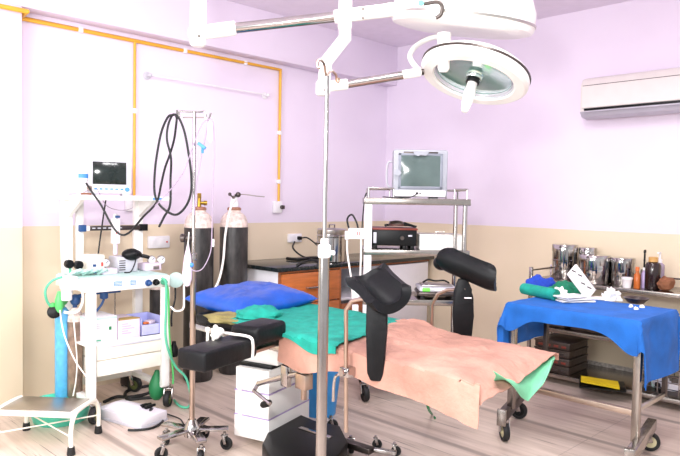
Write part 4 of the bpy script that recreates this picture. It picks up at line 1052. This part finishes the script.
mb = MB(); mb.b2(v.x-.045, v.x+.03, -.60, -.5, .76, .84, .01); mb.cyl((v.x-.02, -.55, .70), (v.x-.02, -.55, .77), .03, bev=.004); mb.cyl((v.x-.06, -.58, .8), (v.x+.05, -.58, .8), .015, bev=.003); mb.build('cylinder_yoke', WPLAST, t, True)
# drawers
for z0, z1 in ((.355, .44), (.262, .35)):
    MB().b2(FLX+.035, FRX-.026, FY-.004, BY+.02, z0, z1, .004).build('drawer', CREAM, t, True)
MB().b2(FLX+.09, FRX-.03, FY-.01, FY-.003, .425, .436, .002).build('drawer_handle', GPLAST, t, True)
MB().b2(FLX-.02, FRX+.02, FY+.02, BY+.02, .44, .452, .002).build('lower_shelf', WHITE, t, True)
for x in (FLX, FRX): MB().b2(x-.02, x+.02, FY, BY, .12, .15, .003).build('base_rail', WHITE, t, True)
MB().b2(FLX, FRX, BY-.02, BY+.02, .12, .16, .003).build('base_rail', CREAM, t, True)
for x in (FLX, FRX):
    castor(t, (x+.012, FY-.02, 0), .05, R(-50), hub=OLIVE); castor(t, (x+.01, BY, 0), .05, R(30), hub=OLIVE)
# chain with ring hanging below the worktop
q = onY(115, 300, -.62)
for k in range(9):
    z = .745-.02*k
    MB().tube([(q.x+(.004 if k % 2 else 0)*math.cos(a_), -.62+(0 if k % 2 else .004)*math.cos(a_), z+.011*math.sin(a_)) for a_ in [i*PI/3 for i in range(6)]], .0016, closed=True, n=2, seg=5).build('chain_link', DARKST, t, True)
MB().tube([(q.x+.018*math.cos(i*PI/4), -.62, .545+.018*math.sin(i*PI/4)) for i in range(8)], .003, closed=True, n=3, seg=6).build('chain_ring', CHROME, t, True)
q = onY(104, 292, -.62); mb = MB(); mb.cyl((q.x, -.62, .70), (q.x, -.62, .752), .024, bev=.005); mb.cyl((q.x-.08, -.62, .737), (q.x+.1, -.62, .737), .009); mb.tube([(q.x, -.62, .7), (q.x-.02, -.62, .66), (q.x-.07, -.61, .60), (q.x-.1, -.6, .55)], .007); mb.build('gas_manifold', NAVY, t, True)
# green hoses of the machine
q = onY(162, 278, FY-.05)
MB().tube([q, onY(166, 284, FY-.06), onY(166, 310, FY-.05), onY(165.5, 335, FY-.05), onY(169, 352, FY-.05), onY(176, 367, -.72), onY(186, 378, -.74), onZ(191, 398, .05), onZ(188, 407, .012), onZ(180, 406, .012), onZ(174, 400, .012)], .0075).build('green_hose', GRNHOSE, t, True)
MB().tube([q, onY(168, 290, FY-.03), onY(169, 330, FY-.02), onY(171, 352, FY-.02), onY(173, 372, -.70), onY(173, 384, -.70)], .006).build('green_hose', BRGREEN, t, True)
q = onY(176, 280, -.55)
mb = MB(); mb.lathe([(0, 0), (.035, 0), (.05, .01), (.05, .02), (.035, .03), (.012, .032), (0, .032)], q, (-.5, -.8, .1), 24); mb.build('bellows_disc', PALETEAL, t, True)
MB().tube([q+Vector((-.0, .01, -.04)), q+Vector((-.005, 0, -.12)), q+Vector((-.03, 0, -.22)), q+Vector((-.03, 0, -.3))], .006).build('black_tube', RUBBER, t, True)
mb = MB(); mb.lathe([(0, 0), (.012, .002), (.014, .02), (.03, .06), (.032, .08), (.02, .1), (0, .105)], onY(174, 341, -.66), (0, 0, -1), 18); mb.build('hand_bulb', BLACKP, t, True)
q = onY(157, 370, -.62)
mb = MB(); mb.lathe([(0, 0), (.012, 0), (.02, .02), (.042, .07), (.05, .11), (.042, .16), (.02, .185), (0, .19)], q, (-.03, -.03, -1), 20); mb.build('reservoir_bag', DGREENR, t, True)
# left side: hoses and regulator
q = onY(54, 312, -.5)
mb = MB(); mb.lathe([(0, 0), (.03, 0), (.038, .008), (.038, .03), (.028, .036), (0, .037)], q, (-.3, -.9, .2), 22); rg = mb.build('regulator', BLACKP, t, True)
MB().tube([onY(62, 277, -.55), onY(52, 281, -.55), onY(45.5, 290, -.53), onY(47, 301, -.52), onY(53, 309, -.5)], .007).build('green_hose', GRNHOSE, t, True)
mb = MB(); mb.cyl(onY(51, 304, -.51), onY(55, 309, -.51), .017, bev=.003); mb.build('hose_connector', BRGREEN, rg, True)
mb = MB(); mb.lathe([(0, 0), (.008, .002), (.022, .05), (.024, .09), (.012, .13), (0, .135)], onY(59, 291, -.53), (.0, 0, -1), 16); mb.build('test_bag', BRGREEN, t, True)
MB().tube([onY(82, 287, -.62), onY(83, 300, -.63), onY(79, 310, -.62), onY(72, 313, -.6), onY(64, 312, -.58)], .008).build('white_hose', WHOSE, t, True)
MB().tube([onY(60, 310, -.56), onY(62, 325, -.57), onY(66, 340, -.6), onY(76, 362, -.68), onY(92, 384, -.75)], .004).build('white_hose', WHOSE, t, True)
MB().tube([onY(73, 313, -.56), onY(75, 335, -.56), onY(77, 360, -.56), onY(76, 380, -.56), onY(73, 396, -.56)], .004).build('white_hose', WHOSE, t, True)
MB().tube([onY(62, 200, -.33), onY(61, 215, -.33), onY(61.5, 240, -.33), onY(62, 262, -.35), onY(63, 276, -.45)], .006).build('white_hose', WHOSE, t, True)
MB().tube([onY(106, 199, BY-.02), onY(104, 212, BY-.03), onY(102, 226, BY-.04), onY(100, 240, BY-.03), onY(98, 256, -.34)], .005).build('black_lead', RUBBER, t, True)
MB().tube([onY(97, 188, -.5), onY(106, 205, -.4), onY(118, 210, -.3), onY(130, 209, -.2), (-2.7, -.1, 1.262)], .002).build('thin_lead', LILHOSE, t, True)

# black face mask on the bench
v = onb(135, 263, -.50, .828)
t = T('face_mask', 'black rubber face mask resting on the ventilator box of the anaesthesia machine', 'mask', (v.x, -.46, .925))
WM[t.name] = Matrix.Translation(Vector((v.x, -.46, .925)))
mb = MB(); mb.sph((0, 0, .012), (.066, .05, .038), 24)
for q in mb.bm.verts:
    if q.co.x > .02: q.co.y *= .75; q.co.z *= .9
mb.build('mask_body', BLACKP, t)
mb = MB(); mb.tube([(.04, 0, .005), (.07, -.005, 0), (.095, -.01, -.006), (.11, -.012, -.012)], .012); mb.build('mask_neck', BLACKP, t)
MB().tube([(.01, -.035, -.01), (-.01, -.05, -.05), (-.04, -.06, -.09), (-.08, -.06, -.092)], .004).build('mask_lead', RUBBER, t)

# patient monitor
q = onY(111, 181, -.48)
t = T('patient_monitor', 'white patient monitor with dark screen on top of the anaesthesia machine', 'monitor', (q.x+.005, -.44, 1.306), R(-18))
MB().b2(-.128, .128, -.055, .06, .012, .222, .016).build('casing', WPLAST, t)
MB().b2(-.108, .102, -.0575, -.052, .062, .208, .004).build('screen_bezel', GPLAST, t)
MB().b2(-.1, .095, -.06, -.054, .067, .203, .003).build('screen', GLASS_S, t)
for k in range(6): MB().b2(-.09+.03*k, -.072+.03*k, -.0585, -.054, .034, .044, .001).build('button', BLUEMK, t)
MB().cyl((.1, -.054, .038), (.1, -.064, .038), .014, bev=.002).build('dial', BLUEMK, t)
MB().tube([(-.08, .0, .22), (-.07, .0, .245), (.07, 0, .245), (.08, 0, .22)], .008, smooth=False).build('carry_handle', WPLAST, t)
for x in (-.09, .09):
    MB().b2(x-.015, x+.015, -.045, .05, 0, .014, .003).build('foot', GPLAST, t)
# humidifier with blue cap next to it
q = onY(82, 186, -.46)
t = T('humidifier_jar', 'white jar with blue lettered cap left of the patient monitor', 'jar', (q.x, -.46, 1.306))
MB().lathe([(0, 0), (.03, 0), (.034, .006), (.034, .07), (.026, .09), (0, .092)], seg=24).build('body', WPLAST, t)
MB().lathe([(0, .088), (.03, .088), (.034, .095), (.032, .13), (.02, .15), (0, .152)], seg=24).build('head', WPLAST, t)
MB().grid(lambda u, v: (.0345*math.cos(R(-150)+u*R(120)), .0345*math.sin(R(-150)+u*R(120)), .1+v*.025), 12, 2, .002).build('blue_mark', BLUEMK, t)
mb = MB(); mb.cyl((.02, -.02, .045), (.035, -.045, .045), .012, bev=.002); mb.sph((.03, -.04, .035), .012, 10); mb.build('outlet', COPPERY, t)
MB().tube([(.02, -.04, .03), (-.02, -.05, .012), (-.07, -.05, .005), (-.1, -.06, .003)], .0025).build('thin_lead', LILHOSE, t)
q = onY(86, 194, -.54); 
t = T('small_tool', 'small dark clip lying on the top shelf left of the patient monitor', 'clip', (q.x, -.54, 1.306))
MB().tube([(-.03, 0, .006), (0, -.005, .008), (.03, 0, .006)], .005).build('clip_body', PINKR, t)

# boxes on the machine shelf
def boxthing(name, label, cat, x0, x1, y0, y1, z0, z1, m, extra=None):
    t = T(name, label, cat, ((x0+x1)/2, (y0+y1)/2, z0)); MB().b2(x0, x1, y0, y1, z0, z1, .003).build('body', m, t, True)
    return t
a, b = onY(89, 330, -.66).x, onY(117, 330, -.66).x
t = boxthing('carton', 'white carton with small green mark on the machine shelf above the drawers', 'box', a, b, -.66, -.45, .453, .60, BOXWH)
MB().b2(a-.001, b+.001, -.661, -.449, .585, .598, .001).build('lid_edge', PALETEAL, t, True)
MB().b2(b-.05, b-.035, -.663, -.659, .52, .54, 0).build('green_mark', DGREENR, t, True)
MB().b2(a+.02, a+.07, -.663, -.659, .462, .469, 0).build('green_mark', GRNHOSE, t, True)
for k in range(3): MB().b2(a+.03, a+.08+.01*k, -.6615, -.659, .56-.012*k, .563-.012*k, 0).build('print_line', GPLAST, t, True)
a, b = onY(118.5, 330, -.66).x, onY(140, 330, -.66).x
t = boxthing('carton', 'pale lilac carton between the white carton and the clear tray', 'box', a, b, -.66, -.45, .453, .565, BOXLIL)
for k in range(5): MB().b2(a+.02, a+.06+.02*(k % 3), -.6615, -.659, .54-.014*k, .544-.014*k, 0).build('print_line', PURPLE, t, True)
mb = MB(); mb.prism([(a, -.66), (b, -.66), (b-.02, -.6), (a+.03, -.6)], .565, .572); mb.build('open_flap', CARTON, t, True)
a, b = onY(141, 330, -.66).x, onY(164, 330, -.66).x
t = T('clear_tray', 'clear blue plastic tray of small supplies at the right of the machine shelf', 'tray', ((a+b)/2, -.55, .453))
mb = MB(); mb.b2(a, b, -.66, -.45, .453, .459, .001); mb.b2(a, a+.005, -.66, -.45, .453, .56, .001); mb.b2(b-.005, b, -.66, -.45, .453, .56, .001); mb.b2(a, b, -.66, -.655, .453, .52, .001); mb.b2(a, b, -.455, -.45, .453, .56, .001); mb.build('body', CLRBLUE, t, True)
mb = MB(); mb.bar((a+.03, -.64, .528), (b-.02, -.57, .512), .018, .014, .002); mb.build('orange_syringe', ORANGEP, t, True)
for k in range(4): MB().box((a+.03+.03*k, -.6+.03*(k % 2), .50+.012*(k % 3)), (.05, .05, .02), rz=k, bev=.003).build('packet', (BOXWH, BLUEMK, BOXLIL, GPLAST)[k], t, True)
q = onY(155, 305, -.33)
t = T('gas_cylinder', 'dark squat cylinder on the machine shelf behind the clear tray', 'gas cylinder', (q.x, -.36, .453))
MB().lathe([(0, 0), (.048, 0), (.05, .004), (.05, .235), (0, .235)]).build('body', CYLBLK, t); MB().lathe([(.05, .234), (.05, .245), (.04, .27), (.02, .28), (0, .28)]).build('shoulder', CYLWHT, t)

# two small cylinders at the machine's left side
def small_cyl(label, px, Y, m, top, val):
    q = onY(px, 340, Y); t = T('gas_cylinder', label, 'gas cylinder', (q.x, Y, .115))
    MB().lathe([(0, 0), (.036, 0), (.042, .008), (.042, .45), (.036, .49), (0, .5)], seg=26).build('body', m, t)
    MB().lathe([(.0422, .45), (.041, .475), (.034, .51), (.02, .53), (0, .532)], seg=26).build('shoulder', top, t)
    mb = MB(); mb.cyl((0, 0, .53), (0, 0, .57), .013); mb.sph((0, -.005, .575), (.03, .03, .035), 16); mb.cyl((-.03, -.01, .59), (.035, -.02, .6), .012, bev=.002); mb.build('valve', val, t)
small_cyl('sky blue gas cylinder at the left end of the anaesthesia machine', 62.5, -.45, CYLBLU, CYLBLU, BRGREEN)
small_cyl('brown gas cylinder with white shoulder between the blue cylinder and the machine post', 75, -.50, CYLBRN, CYLWHT, NAVY)

# ------------------------------------------------------------------ floor at the left
t = T('basin', 'turquoise plastic basin on the floor behind the step stool', 'basin', (-3.405, -.505, 0))
MB().lathe([(0, 0), (.14, 0), (.145, .004), (.17, .095), (.178, .098), (.178, .108), (.164, .108), (.14, .01), (0, .01)], seg=40).build('body', TEALP, t)
ang = R(-49)
t = T('step_stool', 'low metal step stool with bent tube legs at the lower left', 'stool', (-3.593, -.81, 0), ang)
tw, td, th_ = .40, .25, .2
MB().b2(-tw/2-.02, tw/2-.015, -td/2, td/2, th_-.02, th_, .006).build('top', CREAM, t)
MB().b2(-tw/2-.01, tw/2-.025, -td/2+.012, td/2-.012, th_, th_+.004, .001).build('tread', STEEL, t)
for sx in (-1, 1):
    x = sx*.205
    MB().tube([(x, -.155, .02), (x, -.155, .13), (x, -.12, .189), (x, -.06, .203), (x, .06, .203), (x, .12, .189), (x, .155, .13), (x, .155, .02)], .0115, n=6, seg=10).build('leg_loop', CREAM, t)
    for sy in (-1, 1): MB().lathe([(0, 0), (.02, 0), (.021, .006), (.017, .04), (.0, .042)], (x, sy*.155, 0), seg=16).build('rubber_foot', RUBBER, t)
for sy in (-1, 1): MB().tube([(-.205, sy*.12, .182), (.205, sy*.12, .182)], .009, smooth=False).build('cross_bar', CREAM, t)
for p, q in (((-.205, -.155, .09), (.205, .155, .10)), ((-.205, .155, .10), (.205, -.155, .09))): MB().tube([p, q], .004, smooth=False).build('brace_wire', CREAM, t)

c = (onZ(105, 410)+onZ(155, 420)+onZ(135, 405)+onZ(128, 432))/4
t = T('suction_unit', 'flat white floor box with black cables in front of the anaesthesia machine', 'floor unit', (c.x-.02, c.y-.05, 0), R(14))
MB().b2(-.10, .10, -.19, .19, .012, .062, .008).build('body', BOXWH, t)
MB().b2(-.102, .102, -.192, .192, .0, .014, .002).build('base', GPLAST, t)
mb = MB(); mb.grid(lambda u, v: (-.085+.14*u, -.05+.2*v, .063+.032*math.sin(PI*u)**.6*math.sin(PI*v)**.4), 14, 14, .004); mb.build('raised_cover', BOXWH, t)
for y in (-.04, -.075): mb = MB(); mb.box((.06, y, .072), (.05, .025, .02), bev=.005); mb.cyl((.085, y, .072), (.11, y, .07), .008); mb.build('plug', BLACKP, t)
fl = lambda *p: [onZ(x, y, .008) for x, y in p]
t = T('floor_cable', 'black cable looping over the floor right of the white floor box', 'cable', tuple(onZ(163, 422)))
MB().tube([onZ(150, 410, .07), onZ(158, 409, .03)]+fl((163, 415), (162, 422), (152, 428), (138, 430), (128, 430)), .007).build('cable', RUBBER, t, True)
MB().tube([onZ(150, 408, .07), onZ(160, 412, .03)]+fl((170, 415), (180, 419), (184, 425)), .004).build('cable', RUBBER, t, True)
t = T('floor_cable', 'thick dark hose coiled on the floor under the machine drawers', 'hose', tuple(onZ(135, 395)))
MB().tube(fl((104, 402), (116, 397), (130, 397), (146, 394), (154, 389), (150, 386), (138, 388), (126, 392), (128, 399), (145, 398), (158, 397), (163, 393)), .011).build('hose', RUBBER, t, True)
q = onZ(134, 388)
t = T('vacuum_pump', 'small black pump box on the floor behind the coiled hose', 'pump', (q.x, q.y+.05, 0))
MB().b2(-.05, .05, -.06, .06, .01, .14, .012).build('body', BLACKP, t)
mb = MB(); mb.cyl((0, 0, .13), (0, 0, .17), .03, bev=.005); mb.build('motor_cap', DARKST, t)
for x in (-.035, .035):
    for y in (-.045, .045): MB().cyl((x, y, 0), (x, y, .012), .01).build('foot', RUBBER, t)
t = T('floor_cable', 'short dark green lead trailing on the floor under the peach sheet', 'cable', tuple(onZ(430, 410)))
MB().tube([onX(427, 402, -2.7), onX(429, 410, -2.62)]+fl((432, 414), (435, 418)), .006).build('cable', DGREENR, t, True)

# ------------------------------------------------------------------ surgical lamp
DL = 2.95
t = T('surgical_lamp', 'white ceiling surgical lamp with two round heads on jointed arms', 'surgical lamp', tuple(Vector((dep(197, 0, DL).x, dep(197, 0, DL).y, 2.8))))
cl = dep(198, 33, DL)
mb = MB(); mb.cyl((cl.x, cl.y, cl.z-.06), (cl.x, cl.y, 2.8), .036, bev=.01); mb.cyl((cl.x, cl.y, 2.75), (cl.x, cl.y, 2.8), .1, bev=.01); mb.build('ceiling_column', WHITE, t, True)
pa, pb, pc = dep(236, 28, DL-.0), dep(334, 17, DL), dep(392, 10, DL)
mb = MB(); mb.cyl(cl, pa, .032, bev=.006); mb.sph(cl, .046, 18); mb.build('arm_socket', WHITE, t, True)
mb = MB(); mb.cyl(pb, pc, .03, bev=.005); mb.cyl(dep(345, 16, DL)-ez*.05, dep(345, 16, DL)+ez*.12, .03, bev=.006); mb.sph(dep(345, 16, DL)-ez*.045, .032, 16); mb.build('upper_arm', WHITE, t, True)
MB().cyl(dep(232, 28.5, DL), dep(337, 16.6, DL), .0235, seg=24).build('upper_arm_tube', CHROME, t, True)
e0, e1, e2, e3 = dep(345, 20, DL), dep(345, 38, DL), dep(326, 62, DL), dep(323, 90, DL)
mb = MB(); mb.tube([e0, e1, e2, e3], .028, smooth=False, seg=16); mb.sph(e1, .029, 14); mb.sph(e2, .029, 14); mb.cyl(e3-ez*.025, e3+ez*.04, .033, bev=.008); mb.build('elbow', WHITE, t, True)
for a, b in ((dep(325, 90, DL-.04), dep(325, 90, DL-.045)), (dep(199, 36, DL-.05), dep(199, 36, DL-.056)), (dep(363, 9, DL-.035), dep(363, 9, DL-.04)), (dep(363, 18, DL-.035), dep(363, 18, DL-.04))):
    MB().cyl(a, b, .006).build('screw', DARKST, t, True)
l0, l1, l2, l3 = dep(324, 87, DL), dep(348, 84, DL), dep(402, 75, DL), dep(421, 72, DL)
MB().cyl(l0, l1, .024, bev=.005).build('arm_socket', WHITE, t, True)
MB().cyl(l2, l3, .02, bev=.004).build('lower_arm', WHITE, t, True)
MB().cyl(dep(345, 84.5, DL), dep(404, 75, DL), .0185, seg=24).build('lower_arm_tube', CHROME, t, True)
mb = MB(); mb.cyl(l3-cr*.005, l3+cr*.014, .014, bev=.002); mb.build('arm_pivot', DARKST, t, True)

def head(c, n, r, parts):
    n = n.normalized(); return parts(c, n, r)
# lower head: opens towards the camera and down
LC = dep(473.5, 79, 2.95)
vw = (CAM-LC).normalized()
mi = (cr*-.27 + cu*-.963); mi = (mi - vw*mi.dot(vw)).normalized()
ln = vw*.43 + mi*.903; ln.normalize()
rad = .246
lh = MB().lathe([(rad*.73, .004), (rad*.76, .012), (rad*.93, .012), (rad*.99, 0), (rad, -.018), (rad*.985, -.03)], LC, ln, 56).build('lower_head_ring', WHITE, t, True)
MB().lathe([(rad*.985, -.028), (rad*1.005, -.03), (rad*1.005, -.038), (rad*.98, -.04)], LC, ln, 56).build('head_seam', DARKST, lh, True)
MB().lathe([(rad*.985, -.038), (rad*.96, -.05), (rad*.82, -.075), (rad*.5, -.1), (rad*.2, -.112), (0, -.114)], LC, ln, 56).build('head_dome', WHITE, lh, True)
MB().lathe([(rad*.74, .002), (rad*.68, -.03), (rad*.48, -.065), (rad*.22, -.085), (0, -.087)], LC, ln, 48).build('reflector', REFL, lh, True)
MB().lathe([(rad*.73, .006), (rad*.74, .0), (rad*.69, -.012), (rad*.695, -.004)], LC, ln, 48).build('inner_rim', GPLAST, lh, True)
MB().lathe([(rad*.70, -.01), (rad*.70, -.014), (0, -.014), (0, -.01)], LC, ln, 40).build('cover_glass', LGLASS, lh, True)
hc = LC + ln*-.012
MB().lathe([(0, 0), (.04, 0), (.04, .03), (.034, .04), (0, .04)], LC+ln*-.04, ln, 24).build('bulb_housing', REFL, lh, True)
MB().lathe([(.0, 0), (.03, 0), (.031, .012), (.0, .014)], LC+ln*.008, ln, 24).build('handle_collar', BLACKP, lh, True)
MB().lathe([(0, 0), (.022, .0), (.022, .03), (.0265, .05), (.024, .10), (.018, .135), (.012, .146), (0, .148)], LC+ln*.016, ln, 22).build('handle', WHITE, lh, True)
MB().tube([l3, dep(415, 66, 2.97), dep(410, 57, 3.0), dep(414, 48, 3.04), dep(424, 41, 3.08), dep(436, 37, 3.1), dep(446, 40, 3.1)], .012, seg=12).build('yoke', WHITE, t, True)
# upper head: a wide dome facing down
UC = dep(461, 31, 3.02)
un = Vector((0, 0, -1)) + cr*-.10 + f0*.17; un.normalize()
UR = .325
uh = MB().lathe([(0, 0), (UR*.55, .002), (UR*.86, 0), (UR*.97, -.01), (UR*.995, -.024), (UR*1.0, -.038)], UC, un, 64).build('upper_head', WHITE, t, True)
MB().lathe([(UR*.99, -.036), (UR*1.012, -.038), (UR*1.012, -.048), (UR*.99, -.05)], UC, un, 64).build('head_seam', STEEL, uh, True)
MB().lathe([(UR*.995, -.048), (UR*.985, -.10), (UR*.9, -.16), (UR*.7, -.21), (UR*.4, -.245), (0, -.255)], UC, un, 64).build('head_dome', WHITE, uh, True)
MB().lathe([(0, 0), (.03, 0), (.03, .03), (.0265, .05), (.026, .15), (.018, .165), (0, .166)], dep(444, 38, 2.86)+ez*.02, Vector((.02, 0, -1)), 22).build('handle', WHITE, uh, True)
MB().tube([dep(424, 4, 2.72), dep(437, 2, 2.70), dep(442, 6, 2.70), dep(441, 14, 2.71), dep(436, 18, 2.72)], .008).build('dome_grip', DARKST, uh, True)
mb = MB(); mb.cyl(dep(421, 3, 2.72), dep(421, 3, 2.70), .012); mb.build('dome_badge', TEALP, uh, True)
MB().cyl(pc-cr*.02, UC-un*.10, .03).build('head_bracket', WHITE, t, True)
EXPO = 0.3; WORLD = .85
LIGHTS = [('camera_flash', (-5.0, -4.0, 1.75), (-1.5, -1.5, 1.0), .22, .18, 40, (1, .99, .98)),
          ('left_soft_light', (-6.1, -2.4, 1.6), (-3.0, -.6, .6), 1.8, 1.6, 75, (1, .995, .99)),  # unseen broad light from the left; no window is built here
          ('overhead_fill', (-3.6, -3.6, 2.7), (-3.5, -3.0, 0), 1.2, .3, 45, (1, .99, 1)),  # unseen area light added overhead for fill and metal highlights
          ('overhead_fill', (-2.3, -2.6, 2.72), (-2.3, -2.4, 0), 1.0, .25, 28, (1, .99, 1))]  # second added overhead fill, out of view; no fitting exists

# ------------------------------------------------------------------ light
S.view_settings.view_transform = 'Standard'; S.view_settings.look = 'None'; S.view_settings.gamma = 1; S.view_settings.exposure = EXPO
w = bpy.data.worlds.new('world'); S.world = w; w.use_nodes = True
w.node_tree.nodes['Background'].inputs[0].default_value = (.97, .96, 1, 1); w.node_tree.nodes['Background'].inputs[1].default_value = WORLD
def area(name, loc, target, sx, sy, power, col=(1, 1, 1)):
    l = bpy.data.lights.new(name, 'AREA'); l.shape = 'RECTANGLE'; l.size = sx; l.size_y = sy; l.energy = power; l.color = col
    o = bpy.data.objects.new(name, l); COL.objects.link(o); o.location = loc
    o.rotation_euler = (Vector(target)-Vector(loc)).to_track_quat('-Z', 'Y').to_euler(); return o
for a in LIGHTS: area(*a)
